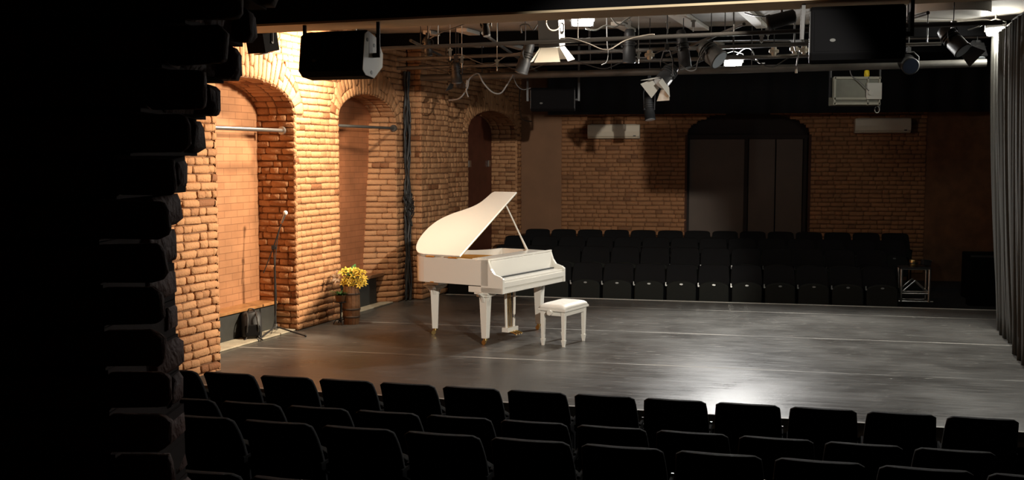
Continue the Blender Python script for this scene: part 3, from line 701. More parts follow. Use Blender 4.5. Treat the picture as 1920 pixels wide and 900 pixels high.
# ================================================================== THEATRE SEATS (local +y = the way the sitter faces)
def make_seat():
    t = thing('theatre_seat', 'x', 'seat')
    o = rounded(.455, .50, .05, 5, y0=.37, wt=.43)
    m = MB()
    def fn(x, y, z):
        k = (y - .37) / .5; return (x, -.06 - .16 * k * .8 + z + .10 * (x / .22) ** 2 * .35, y - .0)
    # lattice so that the back is curved
    nx, nz = 10, 17; vs = []
    for side, th in ((0, 0), (1, .065)):
        for j in range(nz + 1):
            k = j / nz; z = .37 + .50 * k; wd = (.488 - .045 * k ** 3) / 2
            if z > .84: q = (z - .84) / .03; wd -= .03 * (1 - math.sqrt(max(0, 1 - q * q)))
            if z < .40: q = (.40 - z) / .03; wd -= .03 * (1 - math.sqrt(max(0, 1 - q * q)))
            for i in range(nx + 1):
                u = -1 + 2 * i / nx; x = wd * u; thick = th * (1 - .35 * abs(u) ** 6)
                zz = z - (.006 * abs(u) ** 4 if j == nz else 0)
                vs.append((x, -.07 - .09 * k - .11 * k ** 3.2 - (th and thick) + .028 * u * u, zz))
    n1_ = (nx + 1) * (nz + 1); F = []
    for j in range(nz):
        for i in range(nx):
            a = j * (nx + 1) + i; b, c, d = a + 1, a + nx + 2, a + nx + 1
            F.append((b, a, d, c)); F.append((n1_ + a, n1_ + b, n1_ + c, n1_ + d))
    loop = [i for i in range(nx + 1)] + [j * (nx + 1) + nx for j in range(1, nz + 1)] + [nz * (nx + 1) + i for i in range(nx - 1, -1, -1)] + [j * (nx + 1) for j in range(nz - 1, 0, -1)]
    for a, b in zip(loop, loop[1:] + loop[:1]): F.append((a, b, n1_ + b, n1_ + a))
    m.add(vs, F, True); o = m.build('backrest', M['vinyl'], t, bevel=.012, seg=3); o.modifiers['bevel'].angle_limit = R(50)
    # tipped-up seat: round-topped pad
    pts = [(-.205, .30), (.205, .30), (.225, .34), (.225, .52)] + [(.225 * math.cos(R(a)), .56 + .085 * math.sin(R(a))) for a in range(10, 171, 16)] + [(-.225, .52), (-.225, .34)]
    m = MB(); m.prism(pts, 0, .085, lambda x, y, z: (x, .03 + z + (.64 - y) * .12, y)); m.build('seat', M['fabric'], t, bevel=.018, seg=3)
    m = MB(); m.prism([(.026 * math.cos(R(a)), .013 * math.sin(R(a))) for a in range(0, 360, 24)], 0, .004, lambda x, y, z: (x, .03 + .085 + .06 * .2 + z, .598 + y)); m.build('number_plate', M['alu'], t)
    for sx in (-1, 1):
        m = MB(); x = sx * .238
        m.prism([(-.07, 0), (.09, 0), (.09, .025), (.045, .045), (.04, .52), (.08, .56), (.08, .60), (-.16, .60), (-.16, .56), (-.04, .50), (-.03, .05), (-.07, .03)], -.008, .008, lambda a, b, c, x=x: (x + c, a, b)); m.build('side_frame', M['matte'], t, bevel=.003)
    m = MB(); m.box((.236, .03, .60), (.020, .16, .024)); m.build('armrest', M['matte'], t, bevel=.006)
    m = MB(); m.cyl((.232, .09, .575), (.232, .112, .575), .014, n=10); m.box((.237, .116, .60), (.016, .012, .05)); m.build('hinge_cap', M['alu'], t, label='bright metal hinge cap')
    m = MB()
    for sx in (-1, 1): m.cyl((sx * .238, .07, .02), (sx * .238, .07, .05), .014, n=8)
    m.build('floor_bolt', M['steel'], t)
    return t
ORD = ['first', 'second', 'third', 'fourth', 'fifth', 'sixth', 'seventh', 'eighth', 'ninth', 'tenth', 'eleventh', 'twelfth', 'thirteenth', 'fourteenth', 'fifteenth']
seat0 = make_seat(); used = False
def put_seat(p, rz, label, group):
    global used
    if not used:
        seat0.location = p; seat0.rotation_euler = (0, 0, rz); seat0['label'] = label; seat0['group'] = group; used = True
    else: dup(seat0, p, rz, label, group)
AN = R(15.3); DN = Vector((math.cos(AN), -math.sin(AN), 0)); FN = Vector((math.sin(AN), math.cos(AN), 0))
near = [((376, 697), .418, 1, 13, 'nearest the stage', -.45), ((410, 752), .436, 1, 11, 'second back from the stage', -.45), ((448, 787), .604, 1, 10, 'third back from the stage', -.27), ((462, 893), .55, 2, 3, 'closest to the viewer', -.30)]
for (px, ztop, nb_, n_, rl, zb) in near:
    A = fl(px[0], px[1], ztop); c = A + DN * .222 + FN * .30
    for i in range(n_):
        p = c + DN * (.52 * (i - nb_)); p.z = ztop - .87
        put_seat(p, -AN, 'black seat seen from behind, near row %s, %s from left' % (rl, ORD[i]), 'seats facing the stage, near row ' + rl)
far0 = Vector((1.15, 16.62, 0)); FD = Vector((math.cos(A10), -math.sin(A10), 0)); FQ = Vector((math.sin(A10), math.cos(A10), 0))
far = [(-4, 14, 0, -.38, 0, 'front row'), (-3, 13, 1.0, -.20, .03, 'second row'), (-3, 14, 2.0, -.11, .0, 'third row'), (-3, 14, 2.95, -.05, .22, 'rearmost row')]
for i0, n_, dy, zb, sh, rl in far:
    for i in range(n_):
        p = far0 + FD * (.495 * (i0 + i) + sh) + FQ * (dy + .12); p.z = zb
        put_seat(p, PI - A10, 'dark tip-up seat facing the viewer, %s across the stage, %s from left' % (rl, ORD[i]), 'seats across the stage, ' + rl)
# risers carrying the rows
def riser(name, c, fwd, right, L_, D_, z0, z1, label):
    m = MB(); a = c - right * L_ / 2; pts = [a, a + right * L_, a + right * L_ + fwd * D_, a + fwd * D_]
    m.prism([(p.x, p.y) for p in pts], z0, z1); tag(m.build(name, M['hall']), label, kind='structure')
for (px, ztop, nb_, n_, rl, zb) in near[2:]:
    A = fl(px[0], px[1], ztop) + DN * (.215 + .52 * ((n_ - 1) / 2 - nb_)) - FN * .2
    riser('floor_riser', A + DN * .0, FN, DN, .52 * n_ + .5, .95 if rl[0] == 't' else .98, HALL, ztop - .87, 'dark low riser under near seat row ' + rl)
ce = far0 + FD * 2.3
for k, (dy, zb) in enumerate(((-.1, -.38), (.62, -.20), (1.62, -.11), (2.55, -.05))):
    c = ce + FQ * (dy + (-.2 if k == 0 else 0)); L_ = 8.2; sh = Vector((0, 0, 0))
    m = MB(); a = c - FD * (3.05 + .0) - FD * (.75 if k == 0 else .42); b = c + FD * 5.0; e = .95 + (.5 if k == 0 else 0)
    dd = FQ * (1.05 if k else 1.1)
    m.prism([(q.x, q.y) for q in (a, b, b + dd, a + dd + FD * (.15 if k > 0 else .1))], HALL + .002, zb); tag(m.build('floor_tier', M['hall']), 'dark seating tier across the stage', kind='structure')
# ================================================================== HANGING LOUDSPEAKERS
def placed(mb_fn, M4):
    m = MB(); m.mat = M4; mb_fn(m); return m
def speaker(name_label, c, w_, h_, d_, rz, rx, side_mat, rods, group=None):
    t = thing('loudspeaker', name_label, 'loudspeaker', c); X = Matrix.Rotation(rz, 4, 'Z') @ Matrix.Rotation(rx, 4, 'X')
    # cross-section in (y,z): wedge-shaped cabinet, front = -y
    sec = [(-d_ * .5, -h_ * .40), (-d_ * .46, h_ * .40), (-d_ * .30, h_ * .5), (d_ * .18, h_ * .42), (d_ * .5, h_ * .12), (d_ * .5, -h_ * .18), (d_ * .1, -h_ * .5), (-d_ * .34, -h_ * .5)]
    m = MB(); m.mat = X; m.prism(sec, -w_ / 2, w_ / 2, lambda a, b, z: (z, a, b)); m.build('cabinet', M['matte'], t, bevel=.012)
    m = MB(); m.mat = X; m.prism([(-d_ * .5 - .006, -h_ * .37), (-d_ * .46 - .006, h_ * .37), (-d_ * .46, h_ * .37), (-d_ * .5, -h_ * .37)][::-1], -w_ / 2 + .03, w_ / 2 - .03, lambda a, b, z: (z, a, b)); g_ = m.build('grille', M['matte'], t)
    m = MB(); m.mat = X; m.prism([(.022 * math.cos(R(a)), .013 * math.sin(R(a))) for a in range(0, 360, 30)], -.009, -.002, lambda x, y, z: (x + (-w_ * .26 if rz <= 0.2 else w_ * .26), -d_ * .49 + z, y - h_ * .17)); m.build('badge', M['panel_dark'], t)
    for sx in (-1, 1):
        m = MB(); m.mat = X; m.prism([(a * .96, b * .96) for a, b in sec], sx * (w_ / 2), sx * (w_ / 2 + .008), lambda a, b, z: (z, a, b)); e = m.build('end_plate', side_mat, t, bevel=.002, label='pale grey end plate' if side_mat is M['greyplate'] else None)
        m = MB(); m.mat = X
        for a, b in ((-d_ * .32, h_ * .28), (-d_ * .05, -h_ * .38), (d_ * .30, h_ * .12), (d_ * .02, h_ * .22)): m.cyl((sx * (w_ / 2 + .008), a, b), (sx * (w_ / 2 + .011), a, b), .018, n=10)
        m.build('screw', M['black'], e)
    yk = MB(); yk.mat = X.to_3x3().to_4x4()
    for sx in (-1, 1):
        yk.cyl((sx * (w_ / 2 + .01), 0, 0), (sx * (w_ / 2 + .06), 0, 0), .022)
    yk.mat = Matrix.Identity(4)
    yk.build('pivot', M['black'], t) if False else None
    for sx in (-1, 1):
        yk = MB(); yk.mat = X; yk.cyl((sx * (w_ / 2 + .01), 0, 0), (sx * (w_ / 2 + .07), 0, 0), .022); yk.mat = Matrix.Identity(4)
        q = X @ Vector((sx * (w_ / 2 + .06), 0, 0)); yk.box((q.x, q.y, (rods - c.z - .02) / 2), (.03, .045, rods - c.z + .02)); yk.build('yoke_arm', M['black'], t)
    return t
c1 = at(640, 106, 9.9); c1.z -= .0
speaker('black loudspeaker with pale end plate hung over the lit brick pier', c1, .64, .42, .40, R(-20), R(-6), M['greyplate'], ZB)
# second one, turned frontal
c2 = at(1605, 67, 8.55)
sp2 = speaker('large black loudspeaker hung at the upper right above the second air conditioner', c2, .70, .43, .40, R(-15), R(-6), M['black'], ZC)
c3 = at(1037, 187, 15.5)
s3 = speaker('small dark loudspeaker hung far back left of the air conditioner', c3, .62, .34, .34, R(-5), R(0), M['black'], ZC - .01)

# ================================================================== PIPE GRID
pipes = [((745, 128), (1520, 104), 3.45, .026, 'steel grid pipe crossing the whole lighting grid, lowest thin one', 'pipe'),
         ((745, 111), (1520, 82), 3.55, .026, 'steel grid pipe just behind the large grey barn doors', 'pipe'),
         ((790, 146), (1850, 118), 3.34, .05, 'thick grey tube at the back of the lighting grid', 'pipe'),
         ((700, 92), (1880, 42), 3.50, .024, 'nearest long dark grid pipe, hung highest', 'black'),
         ((1660, 85), (1765, 82), 3.45, .02, 'short steel pipe right of the large loudspeaker', 'steel')]
for a, b, z, r, lab, ma in pipes:
    p, q = fl(*a, z), fl(*b, z); t = thing('grid_pipe', lab, 'pipe', p, 0, 'pipes of the lighting grid')
    m = MB(); m.cyl((0, 0, 0), q - p, r, n=10); m.build('pipe', M[ma], t)
    n_ = max(2, int((q - p).length / 1.6)); m = MB()
    for i in range(n_):
        o = (q - p) * ((i + .5) / n_); m.cyl(o, o + Vector((0, 0, ZC - z - .01)), .007, n=6)
    m.build('hanger_rod', M['black'], t)
for a, b, z in (((905, 62), (1010, 136), 3.64), ((1395, 45), (1250, 104), 3.64), ((1740, 24), (1500, 96), 3.64), ((770, 76), (850, 116), 3.64)):
    p, q = fl(*a, z), fl(*b, z); m = MB(); m.cyl((0, 0, 0), q - p, .02, n=8)
    t = thing('cross_pipe', 'thin cross pipe of the lighting grid running away from the viewer', 'pipe', p, 0, 'cross pipes of the lighting grid'); m.build('pipe', M['pipe'], t)
    m = MB()
    for k in (.2, .8): m.cyl((q - p) * k, (q - p) * k + Vector((0, 0, ZC - z - .01)), .006, n=6)
    m.build('hanger_rod', M['black'], t)

# ================================================================== STAGE LAMPS
def lamp(label, px, Y, aim, L_=.28, r=.09, doors=4, ma='black', lens='glass', zp=3.5, door_mat=None, group='stage lamps on the grid', name='stage_lamp', taper=.85, square=False, off=0):
    c = at(px[0], px[1], Y); t = thing(name, label, 'stage lamp', c, 0, group)
    d = Vector(aim).normalized(); q = d.to_track_quat('-Z', 'Y').to_matrix().to_4x4()
    m = MB(); m.mat = q
    if square:
        m.box((0, 0, 0), (2 * r, 2 * r, L_)); m.box((0, 0, L_ / 2 + .02), (1.5 * r, 1.5 * r, .05))
    else:
        m.lathe([(r * .5, L_ / 2 + .04), (r * .7, L_ / 2 + .03), (r * taper, L_ / 2 - .02), (r * taper, 0), (r, -.02), (r, -L_ / 2), (r * 1.06, -L_ / 2), (r * 1.06, -L_ / 2 - .015), (r * .95, -L_ / 2 - .015)], 20)
        for k in range(3): m.lathe([(r * 1.04, .02 + k * .03), (r * 1.04, .03 + k * .03)], 20)
    m.build('body', M[ma], t, bevel=.003 if square else 0)
    m = MB(); m.mat = q; m.cyl((0, 0, -L_ / 2 - .018), (0, 0, -L_ / 2 - .010), r * .93, n=20); m.build('lens', M[lens], t)
    for k in range(doors):
        m = MB(); m.mat = q @ Matrix.Rotation(k * PI / 2, 4, 'Z')
        m.prism([(-r * .8, 0), (r * .8, 0), (r * 1.25, r * 1.5), (-r * 1.25, r * 1.5)], 0, .004, lambda x, y, z: (x, r * 1.0 + y * .55, -L_ / 2 - .015 - y * .83 + z)); m.build('barn_door', M[door_mat or ma], t)
    m = MB(); side = (q @ Vector((1, 0, 0))).normalized(); top = Vector((0, 0, max(.12, zp - c.z)))
    a = side * (r + .02); m.tube([a, a * 1.02 + top * .5, a * .5 + top * .85, top * .85, -a * .5 + top * .85, -a * 1.02 + top * .5, -a], .010, 6)
    m.cyl(a * .8, a, .018, n=8); m.cyl(-a * .8, -a, .018, n=8); m.build('yoke', M['black'], t)
    m = MB(); m.cyl(top * .85, top * 1.02, .010, n=8); m.box(top, (.05, .035, .07)); m.build('clamp', M['steel'] if off else M['black'], t)
    if c.z + top.z < ZC - .05:
        m = MB(); m.cyl(top, Vector((0, 0, ZC - c.z - .005)), .006, n=6); m.build('safety_rod', M['black'], t)
    return t
lamp('black stage lamp high at the left, in front of the lit arch bricks', (492, 80), 11.6, (.1, .2, -1), .20, .12, 0, ma='matte', square=True, zp=3.8)
lamp('small black lamp hung above the pier left of the third niche', (855, 138), 14.5, (.1, .2, -1), .22, .075, 2)
lamp('long black lamp left of the big grey barn doors', (985, 110), 13.2, (-.3, .1, -1), .34, .08, 0)
lamp('large lamp with wide pale grey barn doors left of the upper floodlight', (1034, 62), 12.6, (.05, .15, -1), .30, .125, 4, door_mat='greyplate', square=True, zp=3.8)
lamp('tall black lamp pointing straight down right of the big barn doors', (1180, 88), 13.4, (0, .1, -1), .36, .08, 0)
lamp('lamp with open pale barn doors right of the lamp pointing straight down', (1250, 142), 13.0, (-.5, -.3, -.6), .24, .095, 4, door_mat='greyplate', zp=3.5)
lamp('slim black profile lamp, tilted, left of the ribbed lamp', (1281, 94), 13.2, (.12, -.1, -1), .42, .075, 0)
lamp('ribbed round lamp left of the glowing floodlight', (1333, 100), 13.0, (.6, -.5, -.6), .26, .12, 0, ma='pipe')
lamp('dark lamp hanging lowest in front of the back wall', (1217, 205), 16.4, (.1, -.2, -1), .30, .08, 0, zp=3.4)
lamp('shiny black lamp left of the right-hand floodlight', (1787, 76), 11.8, (.45, -.5, -.7), .30, .095, 2, zp=3.62, off=1)
lamp('lamp with dim blue lens under the right end of the large loudspeaker', (1703, 120), 13.4, (-.1, -.9, -.3), .22, .10, 0, lens='lens_blue', zp=3.5)
lamp('tiny spotlight under the pale beam board', (911, 50), 10.6, (.1, -.2, -1), .16, .035, 0, zp=3.7)
lamp('small clamp lamp above the cable bundle', (802, 90), 13.6, (.1, .3, -1), .16, .05, 0, zp=3.7)
lamp('black floodlight tucked at the back right of the grid', (1832, 98), 14.0, (.1, -.5, -1), .2, .08, 0, zp=3.6, square=True)
# glowing floodlights
def flood(label, c, wx, hz, aim, zp):
    t = thing('floodlight', label, 'floodlight', c); q = Vector(aim).normalized().to_track_quat('-Z', 'Y').to_matrix().to_4x4()
    m = MB(); m.mat = q; m.box((0, 0, .05), (wx * 1.1, hz * 1.2, .07)); 
    for k in range(6): m.box((-wx * .45 + k * wx * .18, 0, .1), (.012, hz, .04))
    m.build('housing', M['black'], t, bevel=.004)
    m = MB(); m.mat = q; m.prism(rounded(wx, hz, hz * .3, 4, y0=-hz / 2), 0, .012); m.build('lamp_face', M['lamp_on'], t, label='glowing white face')
    m = MB(); m.tube([(wx * .58, 0, .0), (wx * .58, 0, .12), (0, 0, .16), (-wx * .58, 0, .12), (-wx * .58, 0, 0)], .008, 6)
    m.cyl((0, 0, .15), (0, 0, zp - c.z), .01, n=6); m.build('bracket', M['steel'], t)
flood('glowing white floodlight just under the front beam near the ceiling', LA, .25, .12, (-.05, -.9, -.45), ZC - .01)
flood('glowing white floodlight hanging in the middle of the grid', LB, .24, .15, (0, -.9, -.3), ZC - .01)
flood('glowing white floodlight above the black side curtain', LC, .22, .10, (-.55, -.55, -.5), ZC - .01)
# halogen batten with pale housing and yellow connector
hc = at(1606, 172, 15.8); hb = thing('flood_batten', 'pale boxy floodlight with yellow connector hung above the second air conditioner', 'stage lamp', hc); hb.scale = (1.2, 1.2, 1.2)
m = MB(); m.box((-.03, 0, 0), (.56, .22, .34)); hs = m.build('housing', mat('olive_metal', (.13, .13, .095), .5, var=.2), hb, bevel=.008)
m = MB()
for z in (-.15, -.09, .16): m.box((-.03, -.118, z), (.57, .02, .03))
for x in (-.30, .10, .24): m.box((x, -.118, .0), (.02, .02, .34))
m.build('frame', mat('dull_cream_metal', (.30, .29, .23), .5), hb, bevel=.003, label='cream metal frame')
m = MB(); m.box((.17, -.13, .0), (.18, .04, .2)); m.cyl((.12, -.15, -.02), (.12, -.17, -.02), .03); m.build('terminal_box', M['greyplate'], hb, bevel=.004)
m = MB(); m.box((.27, -.02, .02), (.02, .05, .5)); m.box((-.33, -.02, .1), (.02, .05, .34)); m.cyl((-.33, 0, .26), (-.33, 0, (ZC - hc.z) / 1.2 - .01), .008); m.cyl((.27, 0, .26), (.27, 0, (ZC - hc.z) / 1.2 - .01), .008); m.build('bracket', M['black'], hb)
m = MB(); m.lathe([(.012, .26), (.03, .25), (.034, .20), (.026, .17)], 10, (.1, -.06, 0)); m.build('plug', M['yellow'], hb, label='yellow plug')
m = MB(); m.tube(smoothpts([(.1, -.06, .25), (.12, -.05, .33), (.09, -.03, .42), (.14, 0, .5)]), .007); m.tube(smoothpts([(.12, -.15, -.02), (.0, -.15, .1), (-.1, -.13, .18), (-.12, -.1, .26)]), .006); m.build('cable', M['cable_grey'], hb)
m = MB(); m.tube([(.24 + .03 * math.cos(a * PI / 6), -.05, -.22 + .04 * math.sin(a * PI / 6)) for a in range(13)], .006); m.tube([(.25, -.05, -.18), (.24, -.05, -.1)], .006); m.build('safety_loop', M['steel'], hb)
# white ceiling bowl at the upper right
cp = at(1778, 12, 12.4); t = thing('bowl_diffuser', 'large white shallow bowl diffuser under the ceiling at the upper right', 'light diffuser', cp)
m = MB(); prof = [(.02, .22), (.25, .20), (.40, .12), (.46, 0), (.45, 0), (.39, .11), (.24, .19), (.01, .21)]
prof = [(.46, -.10), (.455, .02), (.40, .13), (.25, .20), (.01, .23)]; m.lathe(prof, 32); m.build('shell', M['reflector'], t)
m = MB(); m.cyl((0, 0, .22), (0, 0, ZC - cp.z + .0), .02); m.build('stem', M['black'], t)

# ================================================================== CABLES IN THE GRID
def cable(label, pts, r=.010, ma='cable', name='cable', grp='cables in the lighting grid'):
    p = [at(*q) for q in pts]; m = MB(); b = p[0].copy(); m.tube(smoothpts([q - b for q in p], 8), r, 6)
    o = m.build(name, M[ma]); o.location = b; return tag(o, label, 'cable', grp)
cable('grey cable swag drooping left of the third niche', [(842, 188, 14.3), (862, 184, 14.2), (876, 165, 14.2), (880, 148, 14.2), (896, 138, 14.2), (906, 155, 14.2), (922, 172, 14.2), (938, 175, 14.2), (950, 160, 14.2), (962, 140, 14.2)], .012, 'cable_grey')
cable('short cable drop beside the grey swag', [(876, 150, 14.1), (874, 168, 14.1), (878, 182, 14.1)], .010, 'cable_grey')
cable('dark cable loop left of the far loudspeaker', [(962, 140, 14.4), (968, 158, 14.4), (980, 168, 14.4), (995, 165, 14.4)], .008)
cable('cable dropping from the far loudspeaker to the wall', [(975, 165, 17), (974, 190, 17.5), (978, 222, 18.5), (996, 228, 19)], .012)
cable('white looped cable beside the upper floodlight', [(1030, 20, 12.2), (1024, 42, 12.2), (1032, 56, 12.2), (1046, 54, 12.2), (1052, 38, 12.2), (1048, 18, 12.2)], .009, 'cable_white')
cable('pale cable leading right from the upper floodlight', [(1098, 54, 12.8), (1118, 56, 12.8), (1135, 48, 12.8), (1155, 50, 12.8), (1172, 38, 12.8), (1196, 24, 12.8)], .010, 'cable_white')
cable('pale curved cable end right of the upper floodlight', [(1146, 32, 12.6), (1156, 44, 12.6), (1172, 48, 12.6)], .010, 'cable_white')
cable('grey cable arch above the middle of the grid', [(978, 62, 12.8), (976, 48, 12.8), (990, 46, 12.8), (1000, 56, 12.8), (1012, 38, 12.8)], .010, 'cable_grey')
cable('long dark cable from ceiling to grid, left part', [(806, 72, 12.6), (830, 60, 12.4), (868, 46, 12.2), (880, 40, 12.1)], .006)
cable('thin dark cable hanging left of the tiny spotlight', [(808, 42, 11.6), (804, 58, 12), (802, 72, 12.4)], .006)
cable('grey cable sling under the slim profile lamp', [(1276, 120, 12.9), (1290, 132, 12.9), (1304, 130, 12.9), (1310, 112, 12.9), (1322, 96, 12.9)], .009, 'cable_grey')
cable('white hook-shaped cable left of the tall black lamp', [(1128, 122, 13), (1138, 116, 13), (1141, 98, 13), (1139, 84, 13), (1138, 50, 13), (1138, 23, 13)], .009, 'cable_grey')
cable('white hook-shaped cable right of the glowing floodlight', [(1376, 108, 15.35), (1394, 92, 14.9), (1408, 92, 14.4), (1416, 108, 14.4), (1424, 118, 14.4), (1434, 118, 14.4)], .009, 'cable_white')
cable('dark cable sagging under the ceiling battens', [(1396, 24, 12.6), (1420, 30, 12.6), (1450, 30, 12.6), (1476, 24, 12.6)], .008)
cable('thin cable with plug hanging over the far seats', [(1490, 22, 13.4), (1490, 88, 13.4), (1497, 100, 13.4), (1494, 118, 13.4), (1493, 134, 13.4)], .009, 'cable_grey')
cable('bundle of bright cables along the right grid pipe', [(1762, 66, 12.8), (1790, 44, 12.8), (1820, 40, 12.8), (1850, 38, 12.8), (1862, 44, 12.8)], .014, 'steel')
cable('thin cable from the bundle to the right-hand floodlight', [(1815, 56, 12.7), (1835, 50, 12.7), (1852, 42, 12.8), (1866, 46, 12.9)], .008, 'cable_grey')
for i in range(9):
    a_, b_, z_, r_, _l, _m = pipes[i % 4 if i % 4 != 2 else 0]; p_, q_ = fl(*a_, z_), fl(*b_, z_); L_ = (q_ - p_).length; s_ = .06 + .095 * i; k_ = 1.1 / L_
    pts = [p_.lerp(q_, s_ + k_ * f_) + Vector((0, -.02, dz_)) for f_, dz_ in ((0, r_ + .004), (.12, r_), (.3, -.03 - rnd.random() * .05), (.5, -.06 - rnd.random() * .08), (.7, -.02), (.9, r_), (1, r_ + .004))]
    m = MB(); m.tube(smoothpts([q - pts[0] for q in pts], 6), .008, 6); o = m.build('cable', M['cable_grey' if i % 2 else 'cable']); o.location = pts[0]
    tag(o, 'thin cable draped along the grid pipes', 'cable', 'thin cables draped along the grid pipes'); continue
    cable('thin %s cable draped along the grid pipes' % ('grey' if i % 2 else 'black'), [(x, y, Y), (x + 20, y + rnd.uniform(4, 14), Y), (x + 45, y + rnd.uniform(2, 16), Y), (x + 75, y + rnd.uniform(-6, 4), Y)], .008, 'cable_grey' if i % 2 else 'cable', grp='thin cables draped along the grid pipes')
# white pipe sockets
for i, (px, py, lab) in enumerate(((1451, 96, 'pale connector on the grid pipe, leftmost of three'), (1490, 92, 'pale connector on the grid pipe, middle of three'), (1508, 94, 'pale connector on the grid pipe beside the large loudspeaker'), (1218, 103, 'small pale connector between the tall lamp and the tilted lamp'))):
    p = at(px, py, 13.6); t = thing('cable_connector', lab, 'connector', p, 0, 'pale connectors on the grid pipe')
    m = MB(); m.lathe([(.018, -.06), (.03, -.05), (.034, -.01), (.024, 0), (.036, .02), (.034, .05), (.015, .065)], 10); m.mat = Matrix.Rotation(R(90), 4, 'Y'); m.lathe([(.018, -.06), (.028, -.05), (.03, .03), (.02, .06)], 10); m.build('shell', M['cream'], t)
    m = MB(); m.cyl((0, 0, .06), (0, 0, ZC - p.z - .005), .006, n=6); m.build('lead', M['black'], t)
# clamps and hooks on pipes
for i, (px, py) in enumerate(((866, 112), (932, 118), (844, 98), (1197, 104), (1252, 47), (1300, 44), (1428, 72), (1440, 60), (1180, 46))):
    p = at(px, py, 13.4); o = MB(); o.box((0, 0, 0), (.035, .03, .09)); o.cyl((-.03, 0, .03), (.03, 0, .03), .012, n=8); o.cyl((0, 0, .04), (0, 0, ZC - p.z - .005), .005, n=6); o.cyl((0, 0, -.04), (.0, 0, -.1), .007, n=6)
    o = o.build('pipe_clamp', M['steel']); o.location = p; tag(o, 'small steel clamp on a pipe of the lighting grid', 'clamp', 'steel clamps on the grid pipes')
# cable bundle down the wall
bun = thing('cable_bundle', 'thick tangle of black and grey cables running down the brick wall behind the piano', 'cable', P(1.98, .05, 0))
base = P(1.98, .05, 0)
for i in range(9):
    pts = []; ph = rnd.random() * 6; oo = rnd.uniform(.02, .09)
    for k in range(15):
        z = 3.45 * (1 - k / 14); sw = .045 * math.sin(ph + k * 1.3) + (.05 * math.sin(k * 2.1 + ph) if 5 < k < 11 and i > 4 else 0)
        pts.append(P(1.98 + sw + (i - 4) * .010, oo, max(z, .01)) - base)
    m = MB(); m.tube(smoothpts(pts, 4), rnd.choice((.010, .014, .02)), 6); m.build('cable', M['cable' if i < 7 else 'cable_grey'], bun)
for z0, s0_ in ((1.45, -.12), (1.32, .1), (1.55, 0.02), (1.25, -.05), (1.40, .15), (1.5, -.2)):
    pts = [P(1.98 + s0_ * math.sin(a * 1.3) + rnd.uniform(-.05, .05), .07 + .04 * rnd.random(), z0 + .13 * math.cos(a * 1.1) + rnd.uniform(-.05, .05)) - base for a in range(9)]
    m = MB(); m.tube(smoothpts(pts, 5), .009, 6); m.build('cable_loop', M['cable'], bun)
# ================================================================== AIR CONDITIONERS
def aircon(label, u0, u1, z0, z1, seedm='cream'):
    L_ = u1 - u0; t = thing('air_conditioner', label, 'air conditioner', Q((u0 + u1) / 2, 0.02, z0)); t.rotation_euler = (0, 0, -A10); h = z1 - z0
    m = MB(); m.prism([(0, 0), (-.15, 0), (-.20, .05), (-.215, h * .5), (-.20, h - .02), (-.18, h), (0, h)], -L_ / 2, L_ / 2, lambda a, b, z: (z, a, b)); m.build('housing', M[seedm], t, bevel=.012)
    m = MB(); m.box((0, -.165, .025), (L_ * .9, .04, .006), Matrix.Rotation(R(35), 3, 'X')); m.build('louvre', M[seedm], t)
    m = MB()
    for k in range(5): m.box((0, -.09, h + .002 - .0), (L_ * .86, .015, .004), None); m.mat = Matrix.Translation((0, .03 * k - .06, 0))
    m.build('air_grille', M['greyplate'], t)
    m = MB(); m.box((L_ * .4, -.2, .05), (.05, .02, .02)); m.build('display', M['black'], t)
za = at(1150, 260, 20.7).z
aircon('cream wall air conditioner high on the lit brick between niche and dark door', ub(1103), ub(1200), za, za + .27)
za2 = at(1650, 249, 19.6).z
aircon('cream wall air conditioner in the dark at the right of the back wall', ub(1598), ub(1702), za2, za2 + .27)

# ================================================================== SIDE CURTAINS
def curtain(label, pts, z0, ztop, n, seed, amp=.06, flare=.0, ma='curtain'):
    rr = random.Random(seed); pts = [Vector((*p, 0)) for p in pts]; L_ = sum((b - a).length for a, b in zip(pts, pts[1:]))
    t = thing('stage_curtain', label, 'curtain', pts[0], 0, 'black side curtains')
    path = []; 
    for i in range(n + 1):
        s_ = L_ * i / n; k = 0
        while k < len(pts) - 2 and s_ > (pts[k + 1] - pts[k]).length: s_ -= (pts[k + 1] - pts[k]).length; k += 1
        d = (pts[k + 1] - pts[k]).normalized(); path.append((pts[k] + d * s_, Vector((-d.y, d.x, 0))))
    ph = [rr.uniform(.8, 1.3) for _ in range(n + 1)]; vs = []; nz = 14; acc = 0; w1 = []
    for i in range(n + 1): acc += ph[i] * .9; w1.append(acc)
    for j in range(nz + 1):
        k = j / nz; z = ztop + (z0 - ztop) * k
        for i, (p, nn) in enumerate(path):
            a = amp * (.6 + .7 * k); o = a * math.sin(w1[i]) + .3 * a * math.sin(w1[i] * .37 + k * 2) + flare * k ** 1.5 * (1 + .3 * math.sin(i * .3))
            q = p + nn * o; zz = z + (.012 * math.sin(i * .8) if j == nz else 0); vs.append((q.x - pts[0].x, q.y - pts[0].y, max(zz, z0)))
    fs = [(j * (n + 1) + i, j * (n + 1) + i + 1, (j + 1) * (n + 1) + i + 1, (j + 1) * (n + 1) + i) for j in range(nz) for i in range(n)]
    m = MB(); m.add(vs, fs, True); o = m.build('cloth', M[ma], t); sm = o.modifiers.new('thickness', 'SOLIDIFY'); sm.thickness = .006
    m = MB(); m.tube([p - pts[0] + Vector((0, 0, ztop + .01)) for p in pts], .02); m.build('rail', M['black'], t)
    # gathered hem lying on the floor
    m = MB(); hp = []
    for i in range(0, n + 1, 3):
        p, nn = path[i]; hp.append(p - pts[0] + nn * (flare + .05 + .05 * rr.random()) + Vector((0, 0, z0 + .02)))
    m.tube(smoothpts(hp, 3), .022, 6); m.build('hem', M[ma], t)
